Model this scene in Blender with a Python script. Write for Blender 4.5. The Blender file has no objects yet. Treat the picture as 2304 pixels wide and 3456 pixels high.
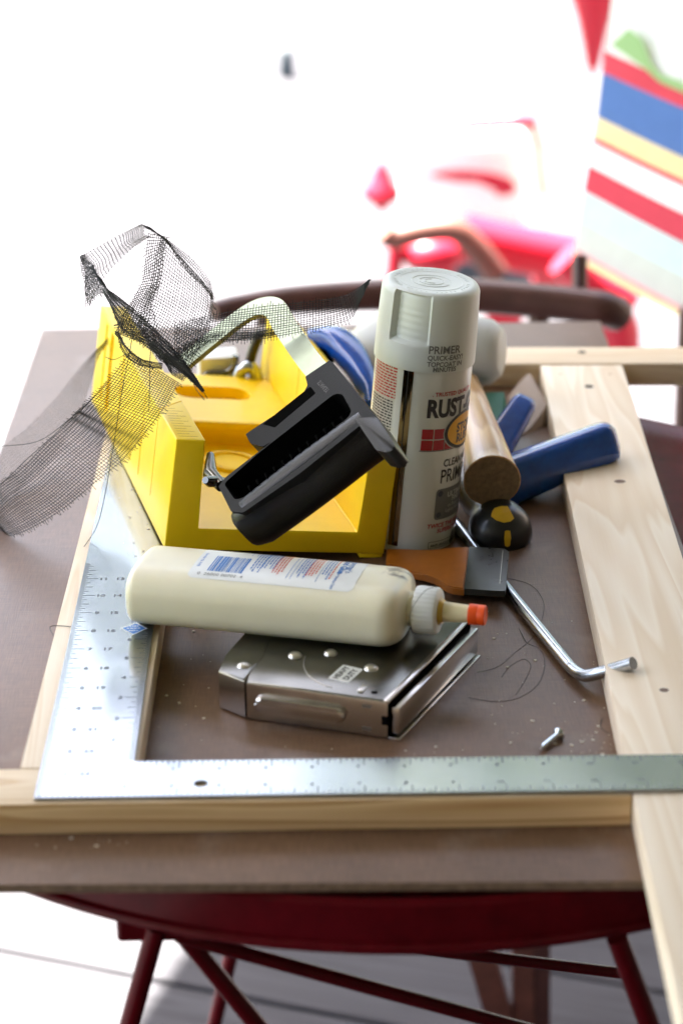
import bpy, bmesh, math, random
from mathutils import Vector, Matrix, Euler

IN = 0.0254                      # all modelling numbers below are inches; meshes are written in metres
rnd = random.Random(7)
scene = bpy.context.scene
COL = scene.collection

# ------------------------------------------------------------------ camera
CAMP = Vector((6.19975, -42.29214, 25.44123)); YAW, PITCH, ROLL, FPX = 0.00824970, 0.40473870, -0.00912952, 7750.0
_cy, _sy, _cp, _sp = math.cos(YAW), math.sin(YAW), math.cos(PITCH), math.sin(PITCH)
FWD = Vector((_sy*_cp, _cy*_cp, -_sp)); _r = Vector((_cy, -_sy, 0)); _u = _r.cross(FWD)
RGT = math.cos(ROLL)*_r + math.sin(ROLL)*_u; UPV = -math.sin(ROLL)*_r + math.cos(ROLL)*_u
cam = bpy.data.cameras.new('camera'); camo = bpy.data.objects.new('camera', cam); COL.objects.link(camo)
m3 = Matrix((RGT, UPV, -FWD)).transposed(); camo.matrix_world = Matrix.Translation(CAMP*IN) @ m3.to_4x4()
cam.sensor_fit = 'HORIZONTAL'; cam.sensor_width = 2304/FPX*50; cam.lens = 50
cam.clip_start = 0.02; cam.clip_end = 4000
cam.dof.use_dof = True; cam.dof.focus_distance = 58.6*IN; cam.dof.aperture_fstop = 3.3; cam.dof.aperture_blades = 0
scene.camera = camo

# ------------------------------------------------------------------ world, sun, exposure
SUN_EL = math.radians(64)                                  # towards the sun: (-0.80, 0.60) in plan
tosun = Vector((-0.80*math.cos(SUN_EL), 0.60*math.cos(SUN_EL), math.sin(SUN_EL)))
W = bpy.data.worlds.new('World'); scene.world = W; W.use_nodes = True
nt = W.node_tree; nt.nodes.clear()
sky = nt.nodes.new('ShaderNodeTexSky'); sky.sky_type = 'NISHITA'; sky.sun_disc = False
sky.sun_elevation = SUN_EL; sky.sun_rotation = math.atan2(tosun.x, tosun.y)
sky.air_density = 1.0; sky.dust_density = 5.0; sky.ozone_density = 0.6
bg = nt.nodes.new('ShaderNodeBackground'); bg.inputs['Strength'].default_value = 0.05
wo = nt.nodes.new('ShaderNodeOutputWorld')
nt.links.new(sky.outputs[0], bg.inputs[0]); nt.links.new(bg.outputs[0], wo.inputs[0])
sun = bpy.data.lights.new('sun', 'SUN'); sun.energy = 5.0; sun.angle = math.radians(0.6); sun.color = (1.0, 0.95, 0.87)
suno = bpy.data.objects.new('sun', sun); COL.objects.link(suno)
suno.rotation_euler = tosun.to_track_quat('Z', 'Y').to_euler()
scene.view_settings.view_transform = 'Standard'; scene.view_settings.look = 'None'
scene.view_settings.gamma = 1.0; scene.view_settings.exposure = 4.25; scene.view_settings.use_curve_mapping = False
scene.render.engine = 'CYCLES'
scene.cycles.max_bounces = 10; scene.cycles.diffuse_bounces = 5; scene.cycles.glossy_bounces = 5
scene.cycles.transparent_max_bounces = 12; scene.cycles.caustics_reflective = False; scene.cycles.caustics_refractive = False
scene.cycles.use_denoising = True; scene.cycles.sample_clamp_indirect = 8

# ------------------------------------------------------------------ pixel helpers (photograph 2304 x 3456) -> inches
def ray(u, v): return FWD + RGT*((u-1152)/FPX) - UPV*((v-1728)/FPX)
def at_z(u, v, z): d = ray(u, v); return CAMP + d*((z-CAMP.z)/d.z)
def at_y(u, v, y): d = ray(u, v); return CAMP + d*((y-CAMP.y)/d.y)

# ------------------------------------------------------------------ object helpers
def link(o): COL.objects.link(o); return o
def mesh_from_bm(name, bm, smooth=None):
    bmesh.ops.remove_doubles(bm, verts=bm.verts, dist=1e-5)
    bmesh.ops.recalc_face_normals(bm, faces=bm.faces)
    for v in bm.verts: v.co *= IN
    if smooth is not None:
        for f in bm.faces: f.smooth = True
        for e in bm.edges:
            if len(e.link_faces) == 2 and e.calc_face_angle(0) > math.radians(smooth): e.smooth = False
    me = bpy.data.meshes.new(name); bm.to_mesh(me); bm.free(); return me
def obj(name, bm, mat, parent=None, smooth=None, base=None):
    if base is not None: bmesh.ops.translate(bm, verts=bm.verts, vec=-Vector(base))
    me = mesh_from_bm(name, bm, smooth)
    for m in (mat if isinstance(mat, (list, tuple)) else [mat]): me.materials.append(m)
    o = bpy.data.objects.new(name, me); link(o)
    if parent is not None: o.parent = parent
    elif base is not None: o.location = Vector(base)*IN
    return o
def tag(o, label, cat, group=None, kind=None):
    o['label'] = label; o['category'] = cat
    if group: o['group'] = group
    if kind: o['kind'] = kind
    return o
def thing(name, label, cat, loc=(0, 0, 0), rot=None, group=None):
    o = bpy.data.objects.new(name, None); link(o); o.location = Vector(loc)*IN; o.empty_display_size = 0.02
    if rot is not None: o.rotation_euler = rot
    return tag(o, label, cat, group)

# ------------------------------------------------------------------ shape helpers
def box(bm, x0, x1, y0, y1, z0, z1, M=None, bevel=0, seg=2):
    r = bmesh.ops.create_cube(bm, size=1)['verts']
    for v in r:
        v.co = Vector((x0+(v.co.x+.5)*(x1-x0), y0+(v.co.y+.5)*(y1-y0), z0+(v.co.z+.5)*(z1-z0)))
    if bevel:
        es = list({e for v in r for e in v.link_edges})
        r = bmesh.ops.bevel(bm, geom=es, offset=bevel, segments=seg, profile=0.5, affect='EDGES')['verts']
    if M is not None: bmesh.ops.transform(bm, matrix=M, verts=[v for v in r if v.is_valid])
    return r
def B(): return bmesh.new()
def catmull(P, n):
    out = []
    P = [Vector(p) for p in P]
    for i in range(len(P)-1):
        p0, p1, p2, p3 = P[max(i-1, 0)], P[i], P[i+1], P[min(i+2, len(P)-1)]
        for k in range(n):
            t = k/n
            out.append(.5*((2*p1)+(p2-p0)*t+(2*p0-5*p1+4*p2-p3)*t*t+(3*p1-p0-3*p2+p3)*t**3))
    out.append(P[-1]); return out
def frames(pts):
    T = []
    for i in range(len(pts)):
        d = pts[min(i+1, len(pts)-1)]-pts[max(i-1, 0)]
        T.append(d.normalized() if d.length > 1e-9 else Vector((0, 0, 1)))
    a = Vector((0, 0, 1)) if abs(T[0].z) < .9 else Vector((1, 0, 0))
    n = (a-T[0]*a.dot(T[0])).normalized(); out = []
    for t in T:
        n = (n-t*n.dot(t))
        n = n.normalized() if n.length > 1e-9 else t.orthogonal().normalized()
        out.append((t, n, t.cross(n)))
    return out
def tube(bm, pts, rad, n=10, caps=True):
    pts = [Vector(p) for p in pts]; F = frames(pts); rings = []
    for i, p in enumerate(pts):
        r = rad[i] if isinstance(rad, (list, tuple)) else rad
        rings.append([bm.verts.new(p+(F[i][1]*math.cos(2*math.pi*k/n)+F[i][2]*math.sin(2*math.pi*k/n))*r) for k in range(n)])
    for a, b in zip(rings, rings[1:]):
        for k in range(n): bm.faces.new((a[k], a[(k+1) % n], b[(k+1) % n], b[k]))
    if caps and n > 2: bm.faces.new(rings[0][::-1]); bm.faces.new(rings[-1])
def loft(bm, secs, caps=True):
    rings = [[bm.verts.new(p) for p in s] for s in secs]; n = len(rings[0])
    for a, b in zip(rings, rings[1:]):
        for k in range(n): bm.faces.new((a[k], a[(k+1) % n], b[(k+1) % n], b[k]))
    if caps: bm.faces.new(rings[0][::-1]); bm.faces.new(rings[-1])
def lathe(bm, prof, n=48, M=None):
    secs = [[Vector((r*math.cos(2*math.pi*k/n), r*math.sin(2*math.pi*k/n), z)) for k in range(n)] for r, z in prof]
    if M is not None: secs = [[M @ p for p in s] for s in secs]
    loft(bm, secs)
def prism(bm, poly, z0, z1, bevel=0, seg=2, M=None):
    a = [bm.verts.new((x, y, z0)) for x, y in poly]; b = [bm.verts.new((x, y, z1)) for x, y in poly]; n = len(poly)
    f0 = bm.faces.new(a[::-1]); f1 = bm.faces.new(b)
    for k in range(n): bm.faces.new((a[k], a[(k+1) % n], b[(k+1) % n], b[k]))
    vs = a+b
    if bevel:
        es = list(f0.edges)+list(f1.edges)
        r = bmesh.ops.bevel(bm, geom=es, offset=bevel, segments=seg, profile=.5, affect='EDGES')
        vs = list({v for v in vs if v.is_valid} | set(r['verts']))
    if M is not None: bmesh.ops.transform(bm, matrix=M, verts=vs)
    return vs
def round_poly(pts, r, n=5):
    out = []; N = len(pts)
    for i in range(N):
        p0, p1, p2 = (Vector(pts[(i+k) % N]) for k in (-1, 0, 1))
        rr = r[i] if isinstance(r, (list, tuple)) else r
        a, b = (p0-p1), (p2-p1); rr = min(rr, a.length*.48, b.length*.48)
        A, Bp = p1+a.normalized()*rr, p1+b.normalized()*rr
        for k in range(n+1):
            t = k/n; out.append((A*(1-t)**2+p1*2*t*(1-t)+Bp*t*t)[:])
    return out
def quad_strip(bm, P):                      # grid of points P[i][j]
    V = [[bm.verts.new(p) for p in row] for row in P]
    for i in range(len(V)-1):
        for j in range(len(V[0])-1): bm.faces.new((V[i][j], V[i][j+1], V[i+1][j+1], V[i+1][j]))
def text_bm(body, size, bold=0, shear=0, align='LEFT', dice=0, wscale=1.0):
    cu = bpy.data.curves.new('t', 'FONT'); cu.body = body; cu.size = size; cu.offset = bold; cu.shear = shear
    cu.align_x = align; cu.resolution_u = 3; cu.fill_mode = 'FRONT'
    o = bpy.data.objects.new('t', cu); link(o)
    dg = bpy.context.evaluated_depsgraph_get(); me = bpy.data.meshes.new_from_object(o.evaluated_get(dg))
    bm = B(); bm.from_mesh(me); bpy.data.objects.remove(o); bpy.data.curves.remove(cu); bpy.data.meshes.remove(me)
    for v in bm.verts: v.co.x *= wscale
    if dice and bm.verts:
        for ax in (0, 1):
            lo = min(v.co[ax] for v in bm.verts); hi = max(v.co[ax] for v in bm.verts); c = lo+dice
            while c < hi:
                no = Vector((1, 0, 0)) if ax == 0 else Vector((0, 1, 0))
                bmesh.ops.bisect_plane(bm, geom=bm.verts[:]+bm.edges[:]+bm.faces[:], plane_co=no*c, plane_no=no)
                c += dice
    return bm
def merge(bm, other):
    me = bpy.data.meshes.new('tmp'); other.to_mesh(me); other.free(); bm.from_mesh(me); bpy.data.meshes.remove(me)

# ------------------------------------------------------------------ materials
def mat(name, col, rough=.5, metal=0, spec=.5, coat=0, trans=0, sss=0, noise=0, nscale=40, stretch=(1, 1, 1), bump=0, bscale=400, alpha=None, ior=None, dark=None, rvar=0):
    m = bpy.data.materials.new(name); m.use_nodes = True; t = m.node_tree; p = t.nodes['Principled BSDF']
    p.inputs['Base Color'].default_value = (*col, 1); p.inputs['Roughness'].default_value = rough
    p.inputs['Metallic'].default_value = metal; p.inputs['Specular IOR Level'].default_value = spec
    p.inputs['Coat Weight'].default_value = coat; p.inputs['Coat Roughness'].default_value = .08
    p.inputs['Transmission Weight'].default_value = trans
    if ior: p.inputs['IOR'].default_value = ior
    if sss:
        p.inputs['Subsurface Weight'].default_value = sss; p.inputs['Subsurface Radius'].default_value = (1, .9, .7); p.inputs['Subsurface Scale'].default_value = .006
    if noise or bump or rvar:
        tc = t.nodes.new('ShaderNodeTexCoord'); mp = t.nodes.new('ShaderNodeMapping'); mp.inputs['Scale'].default_value = stretch
        t.links.new(tc.outputs['Object'], mp.inputs[0])
    if noise:
        n = t.nodes.new('ShaderNodeTexNoise'); n.inputs['Scale'].default_value = nscale; n.inputs['Detail'].default_value = 6; n.inputs['Roughness'].default_value = .6
        t.links.new(mp.outputs[0], n.inputs[0])
        r = t.nodes.new('ShaderNodeValToRGB'); r.color_ramp.elements[0].position = .3; r.color_ramp.elements[1].position = .72
        d = dark or tuple(c*(1-noise) for c in col); hi = tuple(min(1, c*(1+noise*.5)) for c in col)
        r.color_ramp.elements[0].color = (*d, 1); r.color_ramp.elements[1].color = (*hi, 1)
        t.links.new(n.outputs[0], r.inputs[0]); t.links.new(r.outputs[0], p.inputs['Base Color'])
        if rvar:
            mr = t.nodes.new('ShaderNodeMapRange'); mr.inputs[3].default_value = max(0, rough-rvar); mr.inputs[4].default_value = rough+rvar
            t.links.new(n.outputs[0], mr.inputs[0]); t.links.new(mr.outputs[0], p.inputs['Roughness'])
    if bump:
        n2 = t.nodes.new('ShaderNodeTexNoise'); n2.inputs['Scale'].default_value = bscale; n2.inputs['Detail'].default_value = 3
        b = t.nodes.new('ShaderNodeBump'); b.inputs['Strength'].default_value = bump; b.inputs['Distance'].default_value = .0006
        t.links.new(mp.outputs[0], n2.inputs[0]); t.links.new(n2.outputs[0], b.inputs['Height']); t.links.new(b.outputs[0], p.inputs['Normal'])
    return m
def wood(name, light, dark, axis, ring=14, rough=.5, seed=0., contrast=1.0):
    """sawn softwood: stretched growth rings along one axis plus fine fibre"""
    m = bpy.data.materials.new(name); m.use_nodes = True; t = m.node_tree; p = t.nodes['Principled BSDF']
    tc = t.nodes.new('ShaderNodeTexCoord'); mp = t.nodes.new('ShaderNodeMapping'); mp.inputs['Location'].default_value = (seed, seed*.7, seed*1.3)
    s = [1, 1, 1]; s[axis] = .07; mp.inputs['Scale'].default_value = s
    t.links.new(tc.outputs['Object'], mp.inputs[0])
    n = t.nodes.new('ShaderNodeTexNoise'); n.inputs['Scale'].default_value = 26; n.inputs['Detail'].default_value = 2; n.inputs['Distortion'].default_value = .3
    t.links.new(mp.outputs[0], n.inputs[0])
    mu = t.nodes.new('ShaderNodeMath'); mu.operation = 'MULTIPLY'; mu.inputs[1].default_value = ring; t.links.new(n.outputs[0], mu.inputs[0])
    fr = t.nodes.new('ShaderNodeMath'); fr.operation = 'FRACT'; t.links.new(mu.outputs[0], fr.inputs[0])
    r1 = t.nodes.new('ShaderNodeValToRGB'); e = r1.color_ramp.elements
    e[0].position = 0; e[0].color = (0, 0, 0, 1); e[1].position = .8; e[1].color = (1, 1, 1, 1); x = e.new(.97); x.color = (0, 0, 0, 1)
    t.links.new(fr.outputs[0], r1.inputs[0])
    mp2 = t.nodes.new('ShaderNodeMapping'); s2 = [1, 1, 1]; s2[axis] = .025; mp2.inputs['Scale'].default_value = s2; t.links.new(tc.outputs['Object'], mp2.inputs[0])
    f = t.nodes.new('ShaderNodeTexNoise'); f.inputs['Scale'].default_value = 900; f.inputs['Detail'].default_value = 4; t.links.new(mp2.outputs[0], f.inputs[0])
    big = t.nodes.new('ShaderNodeTexNoise'); big.inputs['Scale'].default_value = 9; big.inputs['Detail'].default_value = 2; t.links.new(mp.outputs[0], big.inputs[0])
    a = t.nodes.new('ShaderNodeMath'); a.operation = 'MULTIPLY'; t.links.new(r1.outputs[0], a.inputs[0]); t.links.new(big.outputs[0], a.inputs[1])
    a2 = t.nodes.new('ShaderNodeMath'); a2.operation = 'MULTIPLY_ADD'; a2.inputs[1].default_value = .22; t.links.new(f.outputs[0], a2.inputs[0]); t.links.new(a.outputs[0], a2.inputs[2])
    mr = t.nodes.new('ShaderNodeMapRange'); mr.inputs[1].default_value = .08; mr.inputs[2].default_value = .72; mr.inputs[4].default_value = contrast; t.links.new(a2.outputs[0], mr.inputs[0])
    mx = t.nodes.new('ShaderNodeMix'); mx.data_type = 'RGBA'; mx.inputs[6].default_value = (*light, 1); mx.inputs[7].default_value = (*dark, 1)
    t.links.new(mr.outputs[0], mx.inputs[0]); t.links.new(mx.outputs[2], p.inputs['Base Color'])
    p.inputs['Roughness'].default_value = rough; p.inputs['Specular IOR Level'].default_value = .35
    b = t.nodes.new('ShaderNodeBump'); b.inputs['Strength'].default_value = .25; b.inputs['Distance'].default_value = .0004
    t.links.new(f.outputs[0], b.inputs['Height']); t.links.new(b.outputs[0], p.inputs['Normal'])
    return m

M = {}
M['pine_x'] = wood('pine_along_x', (.72, .58, .40), (.56, .38, .20), 0, seed=.3)
M['pine_front'] = wood('pine_edge_grain', (.76, .55, .31), (.42, .22, .08), 0, ring=9, seed=2.2)
M['pine_y'] = wood('pine_along_y', (.82, .71, .56), (.72, .57, .40), 1, ring=11, seed=.9)
M['pine_end'] = mat('pine_knot', (.16, .085, .045), .6, noise=.4, nscale=300)
M['hole'] = mat('hole_dark', (.01, .012, .012), .9)
M['deck'] = wood('weathered_deck', (.056, .055, .062), (.036, .035, .039), 0, ring=7, rough=.65, seed=4)
M['deck'].node_tree.nodes['Principled BSDF'].inputs['Specular IOR Level'].default_value = .12
M['lawn'] = mat('lawn_grass', (.05, .07, .006), .9, noise=.5, nscale=9)
M['bark'] = mat('bark', (.09, .06, .04), .9)
M['foliage'] = mat('foliage', (.09, .16, .035), .6, noise=.4, nscale=3)
M['roof'] = mat('painted_roof_boards', (.42, .40, .37), .7)
M['siding'] = mat('brown_siding', (.16, .13, .11), .8)
M['siding2'] = mat('cream_siding', (.36, .33, .29), .8)
M['red'] = mat('dark_red_enamel', (.085, .0025, .006), .24, spec=.12, noise=.25, nscale=60)
M['red2'] = mat('red_plastic', (.46, .008, .028), .4, spec=.4)
M['pinkred'] = mat('rose_red_fabric', (.60, .07, .12), .8)
M['brownmetal'] = mat('dark_brown_steel', (.085, .030, .024), .4, noise=.3)
M['redwood'] = mat('red_brown_stain', (.14, .045, .030), .55, noise=.3, nscale=60)
M['white'] = mat('white_plastic', (.80, .80, .78), .4)
M['tan'] = mat('tan_trim', (.55, .38, .22), .6)
M['black'] = mat('black_plastic', (.0022, .0022, .0026), .22, spec=.36, bump=.4, bscale=1300)
M['blacksmooth'] = mat('black_smooth_plastic', (.004, .004, .0045), .38, spec=.3, bump=.1, bscale=900)
M['handleside'] = mat('charcoal_plastic', (.003, .0032, .0038), .42, spec=.13, noise=.15, nscale=200, bump=.15, bscale=1200)

def hardboard():
    m = mat('brown_hardboard', (.155, .086, .050), .40, spec=.45, noise=.2, nscale=14)
    t = m.node_tree; p = t.nodes['Principled BSDF']
    tc = t.nodes.new('ShaderNodeTexCoord'); hs = []
    for s in ((1.0, .06, 1), (.06, 1.0, 1)):
        mp = t.nodes.new('ShaderNodeMapping'); mp.inputs['Scale'].default_value = s; t.links.new(tc.outputs['Object'], mp.inputs[0])
        n = t.nodes.new('ShaderNodeTexNoise'); n.inputs['Scale'].default_value = 1100; n.inputs['Detail'].default_value = 2; t.links.new(mp.outputs[0], n.inputs[0]); hs.append(n)
    a = t.nodes.new('ShaderNodeMath'); a.operation = 'ADD'; t.links.new(hs[0].outputs[0], a.inputs[0]); t.links.new(hs[1].outputs[0], a.inputs[1])
    b = t.nodes.new('ShaderNodeBump'); b.inputs['Strength'].default_value = .3; b.inputs['Distance'].default_value = .0003
    t.links.new(a.outputs[0], b.inputs['Height']); t.links.new(b.outputs[0], p.inputs['Normal'])
    src = p.inputs['Base Color'].links[0].from_socket
    mr = t.nodes.new('ShaderNodeMapRange'); mr.inputs[1].default_value = .6; mr.inputs[2].default_value = 1.4; mr.inputs[3].default_value = .72; mr.inputs[4].default_value = 1.28
    t.links.new(a.outputs[0], mr.inputs[0])
    mx = t.nodes.new('ShaderNodeMix'); mx.data_type = 'RGBA'; mx.blend_type = 'MULTIPLY'; mx.inputs[0].default_value = 1
    t.links.new(src, mx.inputs[6]); t.links.new(mr.outputs[0], mx.inputs[7])
    # dusty smears
    d = t.nodes.new('ShaderNodeTexNoise'); d.inputs['Scale'].default_value = 22; d.inputs['Detail'].default_value = 8; t.links.new(tc.outputs['Object'], d.inputs[0])
    rr = t.nodes.new('ShaderNodeMapRange'); rr.inputs[1].default_value = .58; rr.inputs[2].default_value = .82; rr.inputs[4].default_value = .30; t.links.new(d.outputs[0], rr.inputs[0])
    m2 = t.nodes.new('ShaderNodeMix'); m2.data_type = 'RGBA'; m2.inputs[7].default_value = (.36, .32, .29, 1)
    t.links.new(rr.outputs[0], m2.inputs[0]); t.links.new(mx.outputs[2], m2.inputs[6]); t.links.new(m2.outputs[2], p.inputs['Base Color'])
    return m
M['hardboard'] = hardboard()
M['board_edge'] = mat('hardboard_edge', (.17, .11, .075), .8, noise=.4, nscale=200)
M['steel'] = mat('brushed_steel', (.41, .42, .435), .15, metal=1, noise=.06, nscale=30, rvar=.03)
M['steeledge'] = mat('steel_edge', (.30, .29, .27), .45, metal=1)
M['mark'] = mat('engraved_mark', (.05, .06, .075), .5)
M['gunsteel'] = mat('worn_plated_steel', (.17, .165, .15), .22, metal=1, noise=.2, nscale=35, rvar=.06)  # base darkened to paint a dim reflection on the staple gun's top
M['gunside'] = mat('plated_steel_side', (.55, .52, .49), .24, metal=1, noise=.06, nscale=60, rvar=.04)
M['rivet'] = mat('rivet_steel', (.62, .60, .57), .32, metal=1)
M['rodsteel'] = mat('zinc_rod', (.52, .55, .58), .24, metal=1, noise=.2, nscale=200)
M['darkgap'] = mat('dark_gap', (.004, .004, .004), .9, spec=0)
M['yellow'] = mat('yellow_plastic', (.95, .66, .006), .40, spec=.35, noise=.08, nscale=25, bump=.08, bscale=900, sss=.12)
def scuffs(m, col, scale, thr, amt):
    t = m.node_tree; p = t.nodes['Principled BSDF']; tc = t.nodes.new('ShaderNodeTexCoord'); acc = None
    for st in ((1, 14, 1), (9, 1.2, 2)):
        mp = t.nodes.new('ShaderNodeMapping'); mp.inputs['Scale'].default_value = st; mp.inputs['Rotation'].default_value = (.4, .3, st[0]*.2); t.links.new(tc.outputs['Object'], mp.inputs[0])
        n = t.nodes.new('ShaderNodeTexNoise'); n.inputs['Scale'].default_value = scale; n.inputs['Detail'].default_value = 8; n.inputs['Roughness'].default_value = .7; t.links.new(mp.outputs[0], n.inputs[0])
        r = t.nodes.new('ShaderNodeMapRange'); r.inputs[1].default_value = thr; r.inputs[2].default_value = thr+.1; r.inputs[4].default_value = amt; t.links.new(n.outputs[0], r.inputs[0])
        if acc is None: acc = r.outputs[0]
        else:
            mm = t.nodes.new('ShaderNodeMath'); mm.operation = 'MAXIMUM'; t.links.new(acc, mm.inputs[0]); t.links.new(r.outputs[0], mm.inputs[1]); acc = mm.outputs[0]
    lk = p.inputs['Base Color'].links; mx = t.nodes.new('ShaderNodeMix'); mx.data_type = 'RGBA'; mx.inputs[7].default_value = (*col, 1); t.links.new(acc, mx.inputs[0])
    if lk: t.links.new(lk[0].from_socket, mx.inputs[6])
    else: mx.inputs[6].default_value = p.inputs['Base Color'].default_value
    t.links.new(mx.outputs[2], p.inputs['Base Color'])
scuffs(M['hardboard'], (.30, .24, .20), 16, .68, .35)
scuffs(M['yellow'], (.62, .50, .20), 30, .66, .5)
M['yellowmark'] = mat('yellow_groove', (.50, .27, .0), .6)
M['sawbar'] = mat('saw_frame_steel', (.34, .385, .30), .33, metal=1, noise=.12, nscale=90, rvar=.06)  # green in the base stands in for foliage mirrored by the bar
M['net'] = mat('black_net_thread', (.016, .017, .019), .6)
M['cap'] = mat('pale_grey_cap', (.63, .655, .61), .42, sss=.08, bump=.04, bscale=800)
M['canlabel'] = mat('can_lacquer', (.66, .67, .62), .22, spec=.6, coat=.4)
M['gold'] = mat('can_bare_metal', (.26, .20, .11), .10, metal=1)
M['ink'] = mat('black_ink', (.015, .015, .015), .4)
M['inkred'] = mat('red_ink', (.42, .012, .018), .4)
M['inkgrey'] = mat('grey_ink', (.15, .15, .14), .4)
M['inklight'] = mat('pale_ink', (.52, .52, .47), .4)
M['inkyellow'] = mat('amber_ink', (.80, .40, .015), .4)
M['inkblue'] = mat('blue_ink', (.015, .16, .50), .45)
M['inkorange'] = mat('orange_red_ink', (.62, .09, .04), .45)
M['glue'] = mat('cream_glue_bottle', (.82, .775, .60), .30, sss=.45, spec=.5, noise=.05, nscale=30)
def smudge(m, lo, hi, dark):
    t = m.node_tree; p = t.nodes['Principled BSDF']; tc = t.nodes.new('ShaderNodeTexCoord'); sp = t.nodes.new('ShaderNodeSeparateXYZ'); t.links.new(tc.outputs['Object'], sp.inputs[0])
    acc = None
    for ax in range(3):
        for e, (a, b) in enumerate(((lo[ax]-.12, lo[ax]+.12), (hi[ax]+.12, hi[ax]-.12))):
            r = t.nodes.new('ShaderNodeMapRange'); r.interpolation_type = 'SMOOTHSTEP'; r.inputs[1].default_value = min(a, b)*IN; r.inputs[2].default_value = max(a, b)*IN
            if e: r.inputs[3].default_value = 1; r.inputs[4].default_value = 0
            t.links.new(sp.outputs[ax], r.inputs[0])
            if acc is None: acc = r.outputs[0]
            else:
                mm = t.nodes.new('ShaderNodeMath'); mm.operation = 'MULTIPLY'; t.links.new(acc, mm.inputs[0]); t.links.new(r.outputs[0], mm.inputs[1]); acc = mm.outputs[0]
    n = t.nodes.new('ShaderNodeTexNoise'); n.inputs['Scale'].default_value = 170; n.inputs['Detail'].default_value = 5; t.links.new(tc.outputs['Object'], n.inputs[0])
    r = t.nodes.new('ShaderNodeMapRange'); r.inputs[1].default_value = .42; r.inputs[2].default_value = .66; r.inputs[4].default_value = .85; t.links.new(n.outputs[0], r.inputs[0])
    mm = t.nodes.new('ShaderNodeMath'); mm.operation = 'MULTIPLY'; t.links.new(acc, mm.inputs[0]); t.links.new(r.outputs[0], mm.inputs[1])
    src = p.inputs['Base Color'].links[0].from_socket; mx = t.nodes.new('ShaderNodeMix'); mx.data_type = 'RGBA'; mx.inputs[7].default_value = (*dark, 1)
    t.links.new(mm.outputs[0], mx.inputs[0]); t.links.new(src, mx.inputs[6]); t.links.new(mx.outputs[2], p.inputs['Base Color'])
smudge(M['glue'], (6.15, .1, .9), (6.75, 1.0, 1.7), (.10, .09, .07))
M['label'] = mat('paper_label', (.74, .76, .74), .4, noise=.06, nscale=50)
M['ncap'] = mat('milky_cap', (.70, .72, .70), .4, sss=.3)
M['nozzle'] = mat('cream_nozzle', (.74, .66, .42), .4, sss=.3)
M['driedglue'] = mat('dried_glue', (.55, .36, .06), .3)
M['orange'] = mat('orange_tip', (.85, .085, .006), .42)
M['smudge'] = mat('black_smudge', (.07, .065, .055), .6)
M['scraper'] = mat('orange_brown_plastic', (.34, .105, .008), .35, noise=.15, nscale=60, bump=.05)
M['blade'] = mat('smoked_blade', (.022, .025, .020), .30, noise=.35, nscale=90, rvar=.1)
M['hwood'] = wood('varnished_hickory', (.56, .36, .17), (.36, .19, .075), 1, ring=10, rough=.22, seed=6)
M['hend'] = mat('hickory_end_grain', (.20, .13, .07), .75, noise=.35, nscale=300)
M['blue'] = mat('blue_dipped_vinyl', (.006, .070, .36), .18, spec=.55, coat=.25, noise=.25, nscale=120)
M['green'] = mat('green_card', (.055, .22, .15), .6, noise=.1)
M['sand'] = mat('sandpaper_back', (.33, .255, .205), .8, noise=.12, nscale=60)
M['ball'] = mat('black_rubber_grip', (.008, .008, .009), .4, coat=.2)
M['yel2'] = mat('yellow_inlay', (.62, .36, .005), .4)
M['pale'] = mat('pale_grey_plastic', (.60, .60, .56), .45, sss=.1)
M['chip'] = mat('pale_sawdust', (.62, .56, .47), .9)
M['cush'] = mat('white_cushion', (.82, .83, .80), .9)
M['leaf'] = mat('green_leaf_print', (.34, .55, .25), .9)

# ================================================================== SETTING
GZ = -29.0
E1 = Vector((.943, -.334, 0)).normalized(); E2 = Vector((.334, .943, 0)).normalized()   # along the planks / across them
ANG = math.atan2(E1.y, E1.x)
deck = bpy.data.objects.new('deck', None); link(deck); deck['kind'] = 'structure'
deck.location = Vector((0, 0, GZ))*IN; deck.rotation_euler = (0, 0, ANG)
bm = B(); box(bm, -97, 190, -2.66, 2.66, -1.2, 0, bevel=.12); pm = mesh_from_bm('plank', bm); pm.materials.append(M['deck'])
k = -26
while k < 46:
    o = bpy.data.objects.new('plank', pm); link(o); o.parent = deck
    o.location = Vector((rnd.uniform(-.3, .3), 34.1+5.55*(k+.5), rnd.uniform(-.03, .03)))*IN; k += 1
bm = B(); box(bm, -96, 186, -106, 288, -9, -6); o = obj('joist_bed', bm, M['darkgap'], deck)
bm = B(); box(bm, -40000, 40000, -40000, 40000, GZ-26, GZ-24); o = obj('lawn', bm, M['lawn']); o['kind'] = 'structure'
# porch roof over the work table: its edge throws the shade line that crosses the deck
bm = B(); box(bm, -57, 150, -150, 70, 66, 70, M=Matrix.Rotation(ANG, 4, 'Z'))
o = obj('porch_roof', bm, M['roof']); o['kind'] = 'structure'
# unseen walls added for the light: right one cuts sky, rear one sets fill
bm = B(); box(bm, 52, 60, -96, 120, GZ, 66, M=Matrix.Rotation(ANG, 4, 'Z')); o = obj('house_wall', bm, M['siding']); tag(o, 'dark sided house wall along the right of the porch', 'wall')
bm = B(); box(bm, -60, 60, -104, -96, GZ, 66, M=Matrix.Rotation(ANG, 4, 'Z')); o = obj('house_wall', bm, M['siding2']); tag(o, 'cream sided house wall behind the photographer', 'wall')

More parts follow.
